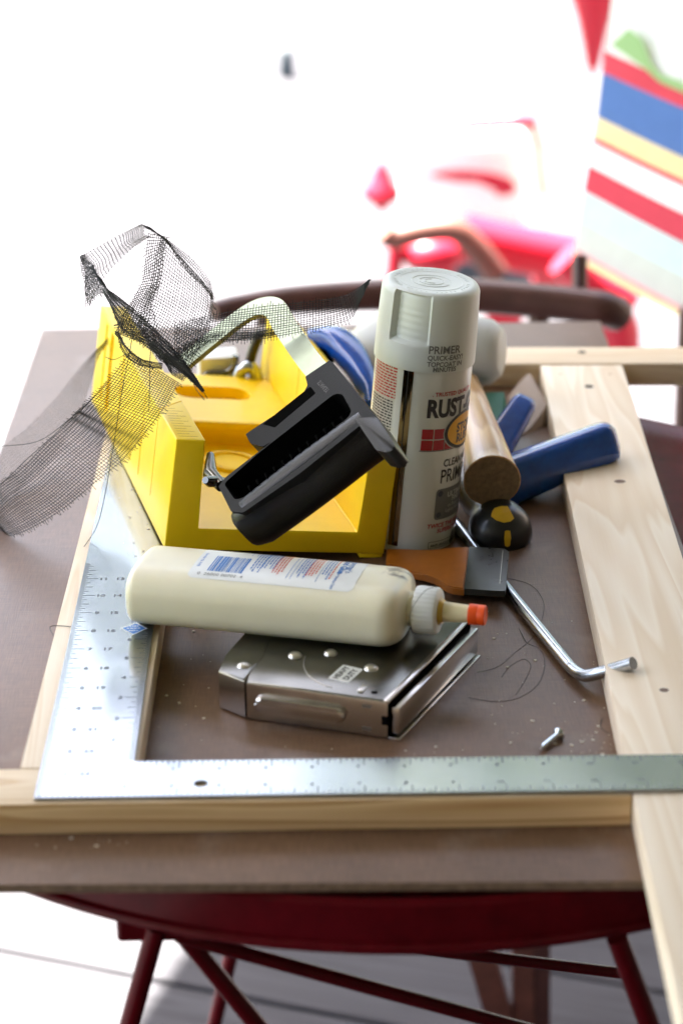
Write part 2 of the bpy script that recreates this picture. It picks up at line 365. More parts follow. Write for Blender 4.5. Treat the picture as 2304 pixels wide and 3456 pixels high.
# a garden tree behind the deck: above the frame, but mirrored in the bare steel
def tree(loc, hgt, rad, label, seed):
    rt_ = random.Random(seed); t = thing('garden_tree', label, 'tree', loc)
    bm = B(); tube(bm, [(0, 0, 0), (3, 2, hgt*.3), (-2, 4, hgt*.62)], [9, 7, 4], 12)
    for i in range(7):
        a = i*.9; tube(bm, [(2, 2, hgt*(.3+.03*i)), (rad*.5*math.cos(a), rad*.5*math.sin(a), hgt*(.5+.04*i))], [3.2, 1.2], 8)
    obj('trunk', bm, M['bark'], t, 50)
    vs, fs = [], []
    cl_ = [(Vector((rt_.gauss(0, .42), rt_.gauss(0, .42), rt_.gauss(0, .36)))) for _ in range(70)]
    for c in cl_:
        if c.length > 1.1: c *= 1.1/c.length
        c = Vector((c.x*rad, c.y*rad, hgt*.66+c.z*hgt*.36))
        for _ in range(110):
            p = c+Vector((rt_.gauss(0, 1), rt_.gauss(0, 1), rt_.gauss(0, .8)))*rad*.13
            d = Vector((rt_.gauss(0, 1), rt_.gauss(0, 1), rt_.gauss(0, 1))).normalized(); e = d.orthogonal().normalized(); L = rt_.uniform(3.5, 7)
            k_ = len(vs); vs += [(p-d*L)*IN, (p+e*L*.5)*IN, (p+d*L)*IN, (p-e*L*.5)*IN]; fs.append((k_, k_+1, k_+2, k_+3))
    me = bpy.data.meshes.new('crown'); me.from_pydata(vs, [], fs); me.materials.append(M['foliage']); o = bpy.data.objects.new('crown', me); link(o); o.parent = t
tree((88, 430, GZ-24), 380, 125, 'broad green garden tree beyond the deck on the right', 1)
tree((310, 520, GZ-24), 400, 130, 'taller green garden tree farther right beyond the deck', 2)

tree((-360, 300, GZ-24), 460, 150, 'large green garden tree to the left beyond the deck', 3)

# ================================================================== TABLE
TC = Vector((8.04, 12.56, 0))
tb = thing('bistro_table', 'round dark red metal table with thin tube legs under the brown board', 'table', (TC.x, TC.y, GZ))
tz = -GZ
bm = B(); lathe(bm, [(.01, tz-.46), (13.9, tz-.46), (14.6, tz-.40), (14.9, tz-.30), (15.0, tz-.42), (15.02, tz-1.2), (14.98, tz-1.46), (14.85, tz-1.5), (14.75, tz-1.42), (14.75, tz-.75), (.01, tz-.75)], 128)
obj('tabletop', bm, M['red'], tb, 35)
bm = B()
tube(bm, [(15.0*math.cos(a), 15.0*math.sin(a), tz-1.42) for a in [2*math.pi*i/128 for i in range(129)]], .14, 8, False); obj('rim', bm, M['red'], tb, 60)
def leg(name, pts, r):
    bm = B(); tube(bm, [Vector(p)-Vector((TC.x, TC.y, GZ)) for p in pts], r, 14); return obj(name, bm, M['red'], tb, 40)
P1 = at_z(527, 3132, -1.75)
leg('leg', [P1, P1+Vector((-7.4, .4, -27.2))], .225)
P2 = at_z(572, 3140, -1.75)+Vector((0, .4, 0))
leg('leg', [P2, P2+Vector((16.2, 3.0, -27.2))], .21)
P3 = at_z(2082, 3165, -1.9)
leg('leg', [P3, P3+Vector((9.3, 1.0, -27))], .235)
P4 = P3+Vector((-.5, .5, 0))
leg('leg', [P1+Vector((4, 22, 0)), P1+Vector((-2, 24, -27.2))], .25)
PB = at_z(600, 3158, -2.0); PB2 = at_y(1720, 3462, PB.y+2.5)
leg('brace', [PB, PB+(PB2-PB)*1.25], .165)
leg('brace', [PB+Vector((.1, .5, .05)), PB+(PB2-PB)*1.22+Vector((1.2, 1.5, .9))], .14)
bm = B(); box(bm, -1.0, .9, -.25, .3, -.4, .3, M=Matrix.Translation(P1+Vector((.15, .2, .05))-Vector((TC.x, TC.y, GZ))), bevel=.1); obj('bracket', bm, M['red'], tb)

# ================================================================== BOARD
bm = B()
outl = [(-3.55, -2.0), (15.95, -2.3), (15.9, 33.75), (-3.5, 33.55)]
prism(bm, outl, -.235, 0, bevel=.05, seg=2)
bd = obj('hardboard_panel', bm, [M['hardboard'], M['board_edge']], None, 40, base=(6, 15, 0))
for f in bd.data.polygons:
    if abs(f.normal.z) < .5: f.material_index = 1
tag(bd, 'large brown hardboard panel lying flat on the red table under all the tools', 'board')

# ================================================================== PINE FRAME
fr = thing('pine_frame', 'pale pine lumber frame of four boards lying on the brown board', 'wood frame', (6, 14, 0))
FB = Vector((6, 14, 0))
def plank_part(name, poly, z0, z1, mats, bev=.035):
    bm = B(); prism(bm, [(x-FB.x, y-FB.y) for x, y in poly], z0, z1, bevel=bev, seg=2); return obj(name, bm, mats, fr, 40)
fr1 = plank_part('front_rail', [(-9, -.14), (12.63, -.10), (12.64, 1.42), (-9, 1.40)], .004, .75, [M['pine_x'], M['pine_front']])
for f in fr1.data.polygons:
    if f.normal.y < -.7: f.material_index = 1
plank_part('stile', [(-.47, 1.44), (2.09, 1.46), (2.30, 23.5), (-.25, 23.5)], .004, .75, M['pine_y'])
stL = lambda y: 12.66+.0193*y
st = plank_part('stile', [(stL(-14), -14), (stL(-14)+2.62, -14), (stL(27.1)+2.62, 27.06), (stL(27.1), 27.12)], .004, .75, M['pine_y'])
plank_part('back_rail', [(8.4, 27.30), (30, 26.7), (30, 28.25), (8.4, 28.95)], .004, .78, M['pine_x'])
def spot(name, u, v, z, rx, ry, m, rot=0):
    p = at_z(u, v, z); bm = B(); N = 20
    V = [bm.verts.new((rx*math.cos(2*math.pi*i/N)*(1+.12*math.sin(3*i)), ry*math.sin(2*math.pi*i/N), 0)) for i in range(N)]; bm.faces.new(V)
    bmesh.ops.transform(bm, matrix=Matrix.Translation(p-FB+Vector((0, 0, .004))) @ Matrix.Rotation(rot, 4, 'Z'), verts=bm.verts); return obj(name, bm, m, fr)
spot('screw_hole', 1963, 1188, .78, .14, .13, M['hole']); spot('screw_hole', 1987, 1304, .75, .14, .14, M['hole'])
spot('knot', 2091, 1625, .75, .16, .13, M['pine_end']); spot('knot', 2240, 2330, .75, .11, .10, M['pine_end'])
spot('nail_hole', 1890, 1262, .75, .05, .06, M['tan']); spot('nail_hole', 2058, 1262, .75, .06, .06, M['tan'])

# ================================================================== FRAMING SQUARE
ZS = .84
sq = thing('framing_square', 'large L-shaped steel framing square with engraved inch scales on the pine boards', 'square', (0, 0, .755))
bm = B()
tw, bw = 1.5, 2.0
outline = [(0, 0), (16, 0), (16, tw), (bw, tw), (bw, 24), (0, 24)]
hole = [(3.5+.155*math.cos(a), .50+.155*math.sin(a)) for a in [2*math.pi*i/24 for i in range(24)]]
# plate with a real hole: top/bottom by filling edges
for z in (0.0, .085):
    vo = [bm.verts.new((x, y, z)) for x, y in outline]; vh = [bm.verts.new((x, y, z)) for x, y in hole]
    es = [bm.edges.new((vo[i], vo[(i+1) % len(vo)])) for i in range(len(vo))]+[bm.edges.new((vh[i], vh[(i+1) % 24])) for i in range(24)]
    bmesh.ops.triangle_fill(bm, use_beauty=True, use_dissolve=False, edges=es)
    if z == 0: lo = (vo, vh)
    else:
        for a, b in zip(lo, (vo, vh)):
            for i in range(len(a)): bm.faces.new((a[i], a[(i+1) % len(a)], b[(i+1) % len(a)], b[i]))
plate = obj('plate', bm, [M['steel'], M['steeledge']], sq)
for f in plate.data.polygons:
    if abs(f.normal.z) < .5: f.material_index = 1
bm = B()
def tick(x0, y0, x1, y1, w, z=.0868):
    d = Vector((x1-x0, y1-y0, 0)).normalized(); n = Vector((-d.y, d.x, 0))*w*.5
    bm.faces.new([bm.verts.new(Vector((x0, y0, z))+n), bm.verts.new(Vector((x1, y1, z))+n), bm.verts.new(Vector((x1, y1, z))-n), bm.verts.new(Vector((x0, y0, z))-n)])
def tl(i, n):
    for d, l in ((1, .36), (2, .27), (4, .2), (8, .13), (16, .085)):
        if (i*d) % n == 0: return l
for i in range(1, 16*12):
    y = i/16
    if i % 2 == 0 or True: tick(.01, y, .01+tl(i, 16)*1.15, y, .022)
    if i < 16*9: tick(bw-.01, tw+y, bw-.01-tl(i, 16)*1.15, tw+y, .022)
for i in range(1, 16*15):
    x = i/16
    if i % 2 == 0: tick(x, .01, x, .01+tl(i, 16)*.9, .026)
    if x < 13 and i % 2 == 0: tick(bw+x, tw-.01, bw+x, tw-.01-tl(i, 16)*.8, .026)
def num(s, x, y, size, rot, w=1.0):
    t = text_bm(s, size, .006, align='CENTER', wscale=w)
    bmesh.ops.transform(t, matrix=Matrix.Translation((x, y, .0868)) @ Matrix.Rotation(rot, 4, 'Z'), verts=t.verts); merge(bm, t)
for i in range(1, 12):
    num(str(i), .56, i-.09, .2, 0, 1.2)
    num(str(24-i), .98, i-.09, .2, 0, 1.2)
    if i < 9: num(str(i), bw-.52, tw+i-.09, .2, 0, 1.2)
for i in range(1, 14): num(str(i), i-.12, .36, .17, 0, 1.0)
for i in range(1, 13): num(str(i), bw+i-.13, tw-.40, .16, 0, 1.0)
obj('scale_marks', bm, M['mark'], sq)
# blue diamond sticker
p = at_z(452, 2123, ZS); bm = B()
V = [bm.verts.new((p.x+x, p.y+y, .0872)) for x, y in ((-.33, .05), (0, -.33), (.33, .02), (.04, .34))]; bm.faces.new(V)
stk = obj('sticker', bm, M['label'], sq)
bm = B(); V = [bm.verts.new((p.x+x*.86, p.y+y*.86, .0885)) for x, y in ((-.33, .05), (0, -.33), (.33, .02), (.04, .34))]; bm.faces.new(V); obj('sticker_print', bm, M['inkblue'], stk)
bm = B()
for j, (yy, w) in enumerate(((-.10, .12), (.03, .18), (.15, .12))):
    for q in range(4):
        x0 = p.x-w+q*w*.5; box(bm, x0, x0+w*.36, p.y+yy-.022, p.y+yy+.022, .0895, .0900)
obj('sticker_lettering', bm, M['label'], stk)

# ================================================================== MITRE BOX
mb = thing('mitre_box', 'bright yellow plastic mitre box, an open channel tilted on the steel square', 'mitre box', (2.007, 12.541, .914))
Rm = Matrix(((.9601, -.2443, .1362), (.2401, .9696, .0467), (-.1434, -.0121, .9896)))
mb.rotation_euler = Rm.to_euler()
prof_u = [(0, .03), (6.03, .03), (6.03, 3.1), (5.22, 3.1), (5.24, .6), (.80, .6), (.78, 3.1), (0, 3.1)]
bm = B(); prism(bm, prof_u, -12, 0, bevel=.05, seg=3)
ve = [e for e in bm.edges if abs((e.verts[0].co-e.verts[1].co).z) > 8 and len(e.link_faces) == 2 and e.calc_face_angle(0) > .6]
bmesh.ops.bevel(bm, geom=ve, offset=.05, segments=3, profile=.5, affect='EDGES')
bmesh.ops.transform(bm, matrix=Matrix.Rotation(math.pi/2, 4, 'X'), verts=bm.verts)
ch = obj('channel', bm, M['yellow'], mb, 40)
bm = B()
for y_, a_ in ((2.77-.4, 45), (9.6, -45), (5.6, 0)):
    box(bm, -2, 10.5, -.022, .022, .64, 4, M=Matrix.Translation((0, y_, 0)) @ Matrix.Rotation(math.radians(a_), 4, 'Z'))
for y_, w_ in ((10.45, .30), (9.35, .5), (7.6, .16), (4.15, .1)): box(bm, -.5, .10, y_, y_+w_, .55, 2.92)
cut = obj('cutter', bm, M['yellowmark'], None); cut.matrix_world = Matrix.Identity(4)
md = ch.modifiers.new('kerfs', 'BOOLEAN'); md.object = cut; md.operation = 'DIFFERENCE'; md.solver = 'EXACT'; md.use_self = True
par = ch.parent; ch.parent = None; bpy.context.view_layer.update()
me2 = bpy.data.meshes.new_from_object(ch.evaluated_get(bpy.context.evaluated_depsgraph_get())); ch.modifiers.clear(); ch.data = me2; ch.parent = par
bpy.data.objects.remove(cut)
bm = B(); box(bm, 5.35, 6.0, .02, 11.9, -.10, .04, bevel=.03); obj('lip', bm, M['yellow'], mb, 40)
# raised bench across the channel with an oblong finger slot
bm = B()
rim = [(.80, 6.7), (5.21, 6.7), (5.21, 11.2), (.80, 11.2)]
slot = round_poly([(2.0, 8.9), (4.3, 8.9), (4.3, 10.1), (2.0, 10.1)], .58, 8)
for z in (.9, 1.28):
    vo = [bm.verts.new((x, y, z)) for x, y in rim]; vh = [bm.verts.new((x, y, z)) for x, y in slot]
    es = [bm.edges.new((vo[i], vo[(i+1) % 4])) for i in range(4)]+[bm.edges.new((vh[i], vh[(i+1) % len(vh)])) for i in range(len(vh))]
    bmesh.ops.triangle_fill(bm, use_beauty=True, edges=es)
    if z == .9: lo = (vo, vh)
    else:
        for a, b in zip(lo, (vo, vh)):
            for i in range(len(a)): bm.faces.new((a[i], a[(i+1) % len(a)], b[(i+1) % len(a)], b[i]))
obj('bench', bm, M['yellow'], mb, 40)
bm = B(); box(bm, .80, 5.2, 6.85, 11.1, .58, .92); obj('bench_base', bm, M['yellow'], mb)
bm = B(); box(bm, .80, 5.2, 6.55, 6.9, 1.1, 1.36, bevel=.06); obj('bench_lip', bm, M['yellow'], mb, 40)
# round cam recess ring on the floor
bm = B(); tube(bm, [(2.9+.75*math.cos(a), 5.2+.75*math.sin(a), .62) for a in [2*math.pi*i/40 for i in range(41)]], .10, 8, False); obj('cam_ring', bm, M['yellow'], mb, 60)
bm = B(); lathe(bm, [(.01, .66), (.55, .66), (.6, .6)], 32, Matrix.Translation((2.9, 5.2, 0))); obj('cam_disc', bm, M['yellow'], mb, 40)
# ruler ticks on the wall top
bm = B()
for i in range(12):
    y = .25+i*.2; l = .32 if i % 2 else .5
    box(bm, .12, .12+l, y-.008, y+.008, 3.098, 3.103)
obj('ruler_ticks', bm, M['yellowmark'], mb)

# ================================================================== SPRAY CAN
CR = 1.33
can = thing('spray_can', 'tall pale grey primer spray can with lettered label beside the yellow box', 'spray can', (8.47, 15.45, .0), (0, math.radians(4.9), math.radians(-2.6)))
CAN_H, CAPZ = 7.34, 5.22
def cyl(R, th, z): return Vector((R*math.sin(th), -R*math.cos(th), z))
bm = B(); lathe(bm, [(.01, .12), (1.0, .10), (1.20, .02), (1.27, .0), (1.32, .05), (CR-.02, .12), (CR-.03, .2), (CR-.03, CAPZ+.05), (.01, CAPZ+.05)], 96); obj('body', bm, M['canlabel'], can, 40)
# cap as a height field on a cylinder, with the flat finger panel
bm = B(); n, rows = 180, []
RC = CR+.015
prof = [(RC-.06, CAPZ-.02), (RC, CAPZ), (RC, CAPZ+.06)]+[(RC-.055*((i/36)**1.5), CAPZ+.06+(CAN_H-CAPZ-.24)*i/36) for i in range(1, 37)]
prof += [(RC-.075, CAN_H-.12), (RC-.12, CAN_H-.055), (RC-.19, CAN_H-.02), (RC-.27, CAN_H-.01), (RC-.33, CAN_H-.025), (.5, CAN_H-.035), (.01, CAN_H-.035)]
t0, t1 = math.radians(-47), math.radians(2)
for r, z in prof:
    row = []
    for k in range(n):
        th = -math.pi+2*math.pi*k/n; rr = r
        if t0 < th < t1 and CAPZ+.72 < z < CAN_H-.06 and r > RC-.25:
            f = (th-t0)/(t1-t0); dep = .15*(1-f)**1.5+.05
            dep *= min(1, (z-CAPZ-.72)/.05)
            ridge = .008*math.cos((z-CAPZ)*2*math.pi/.19) if z < CAN_H-.4 else 0
            rr = min(r, r-dep)+ridge
        row.append(cyl(rr, th, z))
    rows.append(row)
loft(bm, rows); capo = obj('cap', bm, M['cap'], can, 32)
bm = B()
for R_, a0, a1 in ((.85, 0, 360), (.52, 20, 330), (.33, 200, 520), (.18, 90, 300)):
    pts = [(R_*math.cos(math.radians(a)), R_*.95*math.sin(math.radians(a)), CAN_H-.033) for a in range(a0, a1+1, 10)]
    tube(bm, pts, .012, 5, False)
for i in range(46):
    a = 2*math.pi*i/46; 
    if i % 6 != 5: box(bm, -.012, .012, .93, 1.0, CAN_H-.03, CAN_H-.018, M=Matrix.Rotation(a, 4, 'Z'))
obj('embossing', bm, M['cap'], capo, 40)
prints = {}
def cput(t, th0, z0, m, R=None, parent=None):
    R = R or CR-.018
    for v in t.verts: v.co = cyl(R, th0+v.co.x/CR, z0+v.co.y)
    if m not in prints: prints[m] = B()
    merge(prints[m], t)
def ctext(s, deg, z, size, m, bold=0, R=None, shear=0, w=1.0): cput(text_bm(s, size, bold, shear, dice=.11, wscale=w), math.radians(deg), z, m, R)
def cpatch(pts, deg, z, m, R=None):
    t = B(); V = [t.verts.new((x, y, 0)) for x, y in pts]; f = t.faces.new(V)
    bmesh.ops.triangulate(t, faces=[f])
    for ax in (0,):
        lo_, hi_ = min(p[0] for p in pts), max(p[0] for p in pts); c = lo_+.06
        while c < hi_:
            bmesh.ops.bisect_plane(t, geom=t.verts[:]+t.edges[:]+t.faces[:], plane_co=(c, 0, 0), plane_no=(1, 0, 0)); c += .06
    cput(t, math.radians(deg), z, m, R)
def rect(x0, x1, y0, y1): return [(x0, y0), (x1, y0), (x1, y1), (x0, y1)]
RB = CR-.018
# cap lettering
for s, dz, sz, a_ in (('PRIMER', .54, .30, 2), ('QUICK-EASY!', .36, .185, 2), ('TOPCOAT IN', .185, .18, 2), ('MINUTES', .045, .175, 9)):
    ctext(s, a_, CAPZ+dz, sz, 'inkgrey', .005, RC+.006, w=.92)
# label lettering (reads round the can to the right)
def lz(v): return CAPZ-.02-(v-1247)*.0085       # photograph row -> height on the can
ctext('. TRUSTED QUALITY', 12, lz(1322), .155, 'inkred', .004)
ctext('RUST-OLEUM', 7, lz(1390), .68, 'ink', .030, RB+.004, w=.76)
for r_ in range(2):
    for c_ in range(3):
        cpatch(rect(c_*.345, c_*.345+.32, r_*.315, r_*.315+.285), 4, lz(1502), 'inkred')
cpatch(rect(-.03, 1.2, -.035, -.005), 4, lz(1502), 'inkgrey')
ell = lambda a, b: [(a*math.cos(2*math.pi*i/40), b*math.sin(2*math.pi*i/40)) for i in range(40)]
cpatch(ell(.80, .56), 65, lz(1448), 'inklight', RB+.003); cpatch(ell(.77, .535), 65, lz(1448), 'ink', RB+.006); cpatch(ell(.67, .45), 65, lz(1448), 'inkyellow', RB+.009)
ctext('STOPS', 50, lz(1452), .35, 'ink', .014, RB+.012, w=.85); ctext('RUST', 51, lz(1487), .35, 'ink', .014, RB+.012, w=.85)
ctext('CLEAN METAL', 35, lz(1562), .30, 'ink', .007, w=.8); ctext('PRIMER', 32, lz(1617), .56, 'ink', .005, w=.72)
cpatch(round_poly(rect(0, 1.5, 0, .90), .12, 4), 29, lz(1743), 'inkgrey')
for a, b in ((.14, .14), (.14, .76)):
    t = [(.085*math.cos(2*math.pi*i/14)+a, .085*math.sin(2*math.pi*i/14)+b) for i in range(14)]; cpatch(t, 29, lz(1743), 'mark', RB+.004)
ctext('ULTIMATE', 46, lz(1670), .21, 'inklight', .007, RB+.005); ctext('FINISH', 55, lz(1688), .19, 'inklight', .005, RB+.005)
ctext('on Bare or', 48, lz(1705), .14, 'inklight', 0, RB+.005); ctext('Lightly Rusted Metal', 45, lz(1722), .14, 'inklight', 0, RB+.005)
ctext('TWICE THE RUST PROTECTION', 21, lz(1770), .175, 'inkred', .005, None, .15); ctext('SUPERIOR DURABILITY', 35, lz(1789), .17, 'inkred', .005, None, .15)
for y_ in (0, .19): cpatch(rect(0, .95, y_, y_+.018), 25, lz(1842), 'inkgrey')
cpatch(rect(0, .018, 0, .2), 25, lz(1842), 'inkgrey'); ctext('ANY-ANGLE SPRAY', 28, lz(1837), .12, 'ink', .003)
cpatch(ell(.12, .24), 66, lz(1826), 'inkgrey')
# bare metal seam strip and fine print columns
cpatch(rect(0, .28, .2, CAPZ-.0), -24, 0, 'gold', RB-.004); cpatch(rect(.12, .15, .2, CAPZ-.0), -24, 0, 'ink', RB+.001)
rr_ = random.Random(3)
for i in range(11):
    x = 0.0; cend = .95-.0*i
    while x < cend:
        w = rr_.uniform(.05, .16); cpatch(rect(x, min(cend, x+w), 0, .045), -73, lz(1252+i*9.6), 'inkred'); x += w+.028
for i in range(22):
    x = 0.0; cend = .92
    while x < cend:
        w = rr_.uniform(.05, .16); cpatch(rect(x, min(cend, x+w), 0, .042), -74, lz(1362+i*9.4), 'ink'); x += w+.028
def flush(parent, name='label_print'):
    bm = B(); ms = []
    for k_, (mname, bb) in enumerate(prints.items()):
        for f in bb.faces: f.material_index = k_
        ms.append(M[mname]); merge(bm, bb)
    prints.clear(); return obj(name, bm, ms, parent)
gold = prints.pop('gold'); obj('bare_seam', gold, M['gold'], can); flush(can)

# ================================================================== GLUE BOTTLE
BA = math.radians(-16.5)
gb = thing('glue_bottle', 'cream squeeze bottle of wood glue with orange tip lying across the stapler', 'glue bottle', (1.70, 9.02, .86), (0, math.radians(-1.2), BA))
HW, HT = 1.20, .76                                    # half width / half thickness
def bsec(s, hw, ht, zc, n=64, e=3.1):
    out = []
    for k in range(n):
        a = 2*math.pi*k/n; c, d = math.cos(a), math.sin(a)
        out.append(Vector((s, hw*math.copysign(abs(c)**(2/e), c), zc+ht*math.copysign(abs(d)**(2/e), d))))
    return out
BL = 6.80
def bprof(s):
    """half width / half thickness along the body"""
    e0, e1 = .26, .60
    f = 1.0
    if s < e0: f = math.sqrt(max(0, 1-((e0-s)/e0)**2.6))
    hw = HW*(.88+.12*f) if s < e0 else HW
    ht = HT*(.80+.20*f) if s < e0 else HT
    if s > BL-e1:
        q = min(1.0, (s-(BL-e1))/e1); g = max(0.0, 1-q**2.4)**(1/2.4); hw = .46+(HW-.46)*g; ht = .44+(HT-.44)*g
    return hw, ht
bm = B(); secs = []
ss = [0, .008, .03, .06, .10, .15, .21, .27, .45]+[.45+(BL-1.1)*i/16 for i in range(1, 17)]+[BL-.62+.62*i/14 for i in range(1, 15)]
for s in ss: hw, ht = bprof(s); secs.append(bsec(s, hw, ht, HT))
secs.append(bsec(BL+.02, .42, .42, HT, e=2)); secs.append(bsec(BL+.34, .41, .41, HT, e=2))
loft(bm, secs); obj('body', bm, M['glue'], gb, 35)
MX = Matrix.Rotation(math.pi/2, 4, 'Y')
def axlathe(prof, n=48): # profile (radius, s)
    bm = B(); secs = [[Vector((s, r*math.cos(2*math.pi*k/n), HT+r*math.sin(2*math.pi*k/n))) for k in range(n)] for r, s in prof]; loft(bm, secs); return bm
bm = B(); n = 120; secs = []
for r, s in ((.50, BL+.16), (.55, BL+.17), (.565, BL+.24), (.555, BL+.68), (.52, BL+.74), (.30, BL+.745)):
    secs.append([Vector((s, (r+(.012 if (k % 4 < 2 and BL+.2 < s < BL+.7) else 0))*math.cos(2*math.pi*k/n), HT+(r+(.012 if (k % 4 < 2 and BL+.2 < s < BL+.7) else 0))*math.sin(2*math.pi*k/n))) for k in range(n)])
loft(bm, secs); obj('screw_cap', bm, M['ncap'], gb, 60)
obj('nozzle', axlathe([(.29, BL+.73), (.25, BL+.80), (.225, BL+1.2), (.205, BL+1.55)]), M['nozzle'], gb, 40)
obj('glue_drip', axlathe([(.24, BL+.745), (.34, BL+.75), (.315, BL+.80), (.272, BL+.86)], 30), M['driedglue'], gb, 60)
obj('nozzle_tip', axlathe([(.22, BL+1.46), (.25, BL+1.465), (.25, BL+1.66), (.238, BL+1.68), (.245, BL+1.70), (.24, BL+1.84), (.22, BL+1.86), (.18, BL+1.84)]), M['orange'], gb, 40)
# label patch following the body
def arc_table():
    pts = []; e = 3.1
    for k in range(401):
        a = math.radians(-20-180*k/400+0) ; c, d = math.cos(a), math.sin(a)
        pts.append(0)
    return pts
def ring_pt(a, off=0):
    e = 3.1; c, d = math.cos(a), math.sin(a)
    y, z = HW*math.copysign(abs(c)**(2/e), c), HT*math.copysign(abs(d)**(2/e), d)
    nx, nz = (abs(y/HW)**(e-1))*math.copysign(1, y)/HW, (abs(z/HT)**(e-1))*math.copysign(1, z)/HT
    l = math.hypot(nx, nz) or 1
    return Vector((0, y+nx/l*off, HT+z+nz/l*off))
TAB = []; prev = None; L_ = 0
for k in range(721):                                   # arc length from the back top edge to the front
    a = math.radians(20+150*k/720); p = ring_pt(a)
    if prev is not None: L_ += (p-prev).length
    TAB.append((L_, a)); prev = p
def lab(s, t, off=.006):                               # s along the bottle, t down over the top from the back (inches)
    lo_, hi_ = 0, len(TAB)-1
    while hi_-lo_ > 1:
        mid = (lo_+hi_)//2
        if TAB[mid][0] < t: lo_ = mid
        else: hi_ = mid
    (l0, a0), (l1, a1) = TAB[lo_], TAB[hi_]; a = a0+(a1-a0)*((t-l0)/(l1-l0) if l1 > l0 else 0)
    p = ring_pt(a, off); p.x = s; return p
S0, S1, T0, T1 = 1.50, 5.62, .10, 2.12
def lput(t, m, off):
    for v in t.verts: v.co = lab(v.co.x, v.co.y, off)
    if m not in prints: prints[m] = B()
    merge(prints[m], t)
def lrect(s0, s1, ta, tb_, m, off=.012, sk=0):
    t = B(); N = max(1, int((tb_-ta)/.12)); 
    rows = [[t.verts.new((s0+sk*(i/N), ta+(tb_-ta)*i/N, 0)), t.verts.new((s1+sk*(i/N), ta+(tb_-ta)*i/N, 0))] for i in range(N+1)]
    for i in range(N): t.faces.new((rows[i][0], rows[i][1], rows[i+1][1], rows[i+1][0]))
    lput(t, m, off)
bm = B(); rows = []
for i in range(41):
    s = S0+(S1-S0)*i/40; row = []
    for j in range(25):
        t = T0+(T1-T0)*j/24
        cut = 0
        ed = min(s-S0, S1-s)
        if ed < .1: t = min(t, T1-.1+math.sqrt(max(0, .01-(.1-ed)**2)))
        row.append(lab(s, t, .006))
    rows.append(row)
quad_strip(bm, rows); lbo = obj('label', bm, M['label'], gb, 60)
r5 = random.Random(11)
x = S0+.42
while x < S0+1.28:                                     # bar code
    w = r5.choice((.012, .012, .02, .03, .045)); lrect(x, x+w, .95, 1.80, 'inkblue'); x += w+r5.choice((.012, .016, .03))
t = text_bm('0  26000 00702  4', .155, dice=.12); 
for v in t.verts: v.co = Vector((S0+.22+v.co.x, 1.99-v.co.y, 0))
lput(t, 'inkgrey', .012)
def lines(sa, sb, step, ta, tb_, m, w=.032, jit=.3):
    s = sa
    while s < sb:
        tt = ta+r5.uniform(0, .05); te = tb_-r5.uniform(0, jit)
        while tt < te:
            l = r5.uniform(.05, .15); lrect(s, s+w, tt, min(te, tt+l), m); tt += l+.028
        s += step
lines(S0+1.42, S0+1.66, .072, .35, 1.75, 'inkblue'); lines(S0+1.66, S0+1.98, .072, .25, 1.5, 'inkblue'); lines(S0+1.98, S0+2.24, .072, .2, 1.8, 'inkorange')
lrect(S0+2.40, S0+2.412, .3, 1.84, 'inkblue'); lrect(S0+2.50, S0+2.512, .2, 1.84, 'inkblue')
lines(S0+2.58, S0+2.82, .07, .3, 1.8, 'inkblue'); lines(S0+2.82, S0+3.06, .07, .2, 1.75, 'inkorange')
lrect(S0+3.14, S0+3.152, .25, 1.86, 'inkblue'); lines(S0+3.20, S0+3.36, .075, .5, 1.75, 'inkblue'); lines(S0+3.42, S0+3.48, .075, .2, 1.75, 'inkorange')
lrect(S0+1.22, S0+1.232, .15, .75, 'inkblue'); lrect(S0+1.36, S0+1.372, .15, .75, 'inkblue')
lines(S0+.25, S0+.6, .075, .12, .6, 'inkgrey'); lines(S0+.75, S0+.95, .075, .12, .5, 'inkgrey')
def vtext(s_, body, size, t_, m, bold=0):               # reads across the bottle, from the back edge to the front
    t = text_bm(body, size, bold, dice=.1)
    for v in t.verts: v.co = Vector((s_+v.co.y*1.0, t_+v.co.x, 0))
    lput(t, m, .013)
vtext(S0+3.54, 'Wood Glue', .235, .2, 'inkblue', .008); vtext(S0+3.56, 'For Interior Use', .12, 1.28, 'inkblue', .001); vtext(S0+3.72, "Carpenter's", .22, .22, 'inkblue', .002)
vtext(S0+.10, 'Reorder No. E-702', .10, .85, 'inkblue', .001)
flush(lbo)
bm = B()
for (s, a, w) in ((BL-.36, 62, .10), (BL-.25, 80, .11), (BL-.17, 98, .10), (BL-.13, 112, .07), (BL-.42, 50, .06)):
    c0 = Vector((0, 0, 0)); hw, ht = bprof(s); e = 3.1; N = 12; V = []
    for k in range(N):
        s2 = s+w*1.3*math.cos(2*math.pi*k/N)*(1+.3*math.sin(k*2.1)); a2 = math.radians(a)+w*1.3*math.sin(2*math.pi*k/N); hw, ht = bprof(min(max(s2, 0), BL)); c, d = math.cos(a2), math.sin(a2)
        V.append(bm.verts.new((s2, (hw+.004)*math.copysign(abs(c)**(2/e), c), HT+(ht+.004)*math.copysign(abs(d)**(2/e), d))))
    bm.faces.new(V)
bm.free()

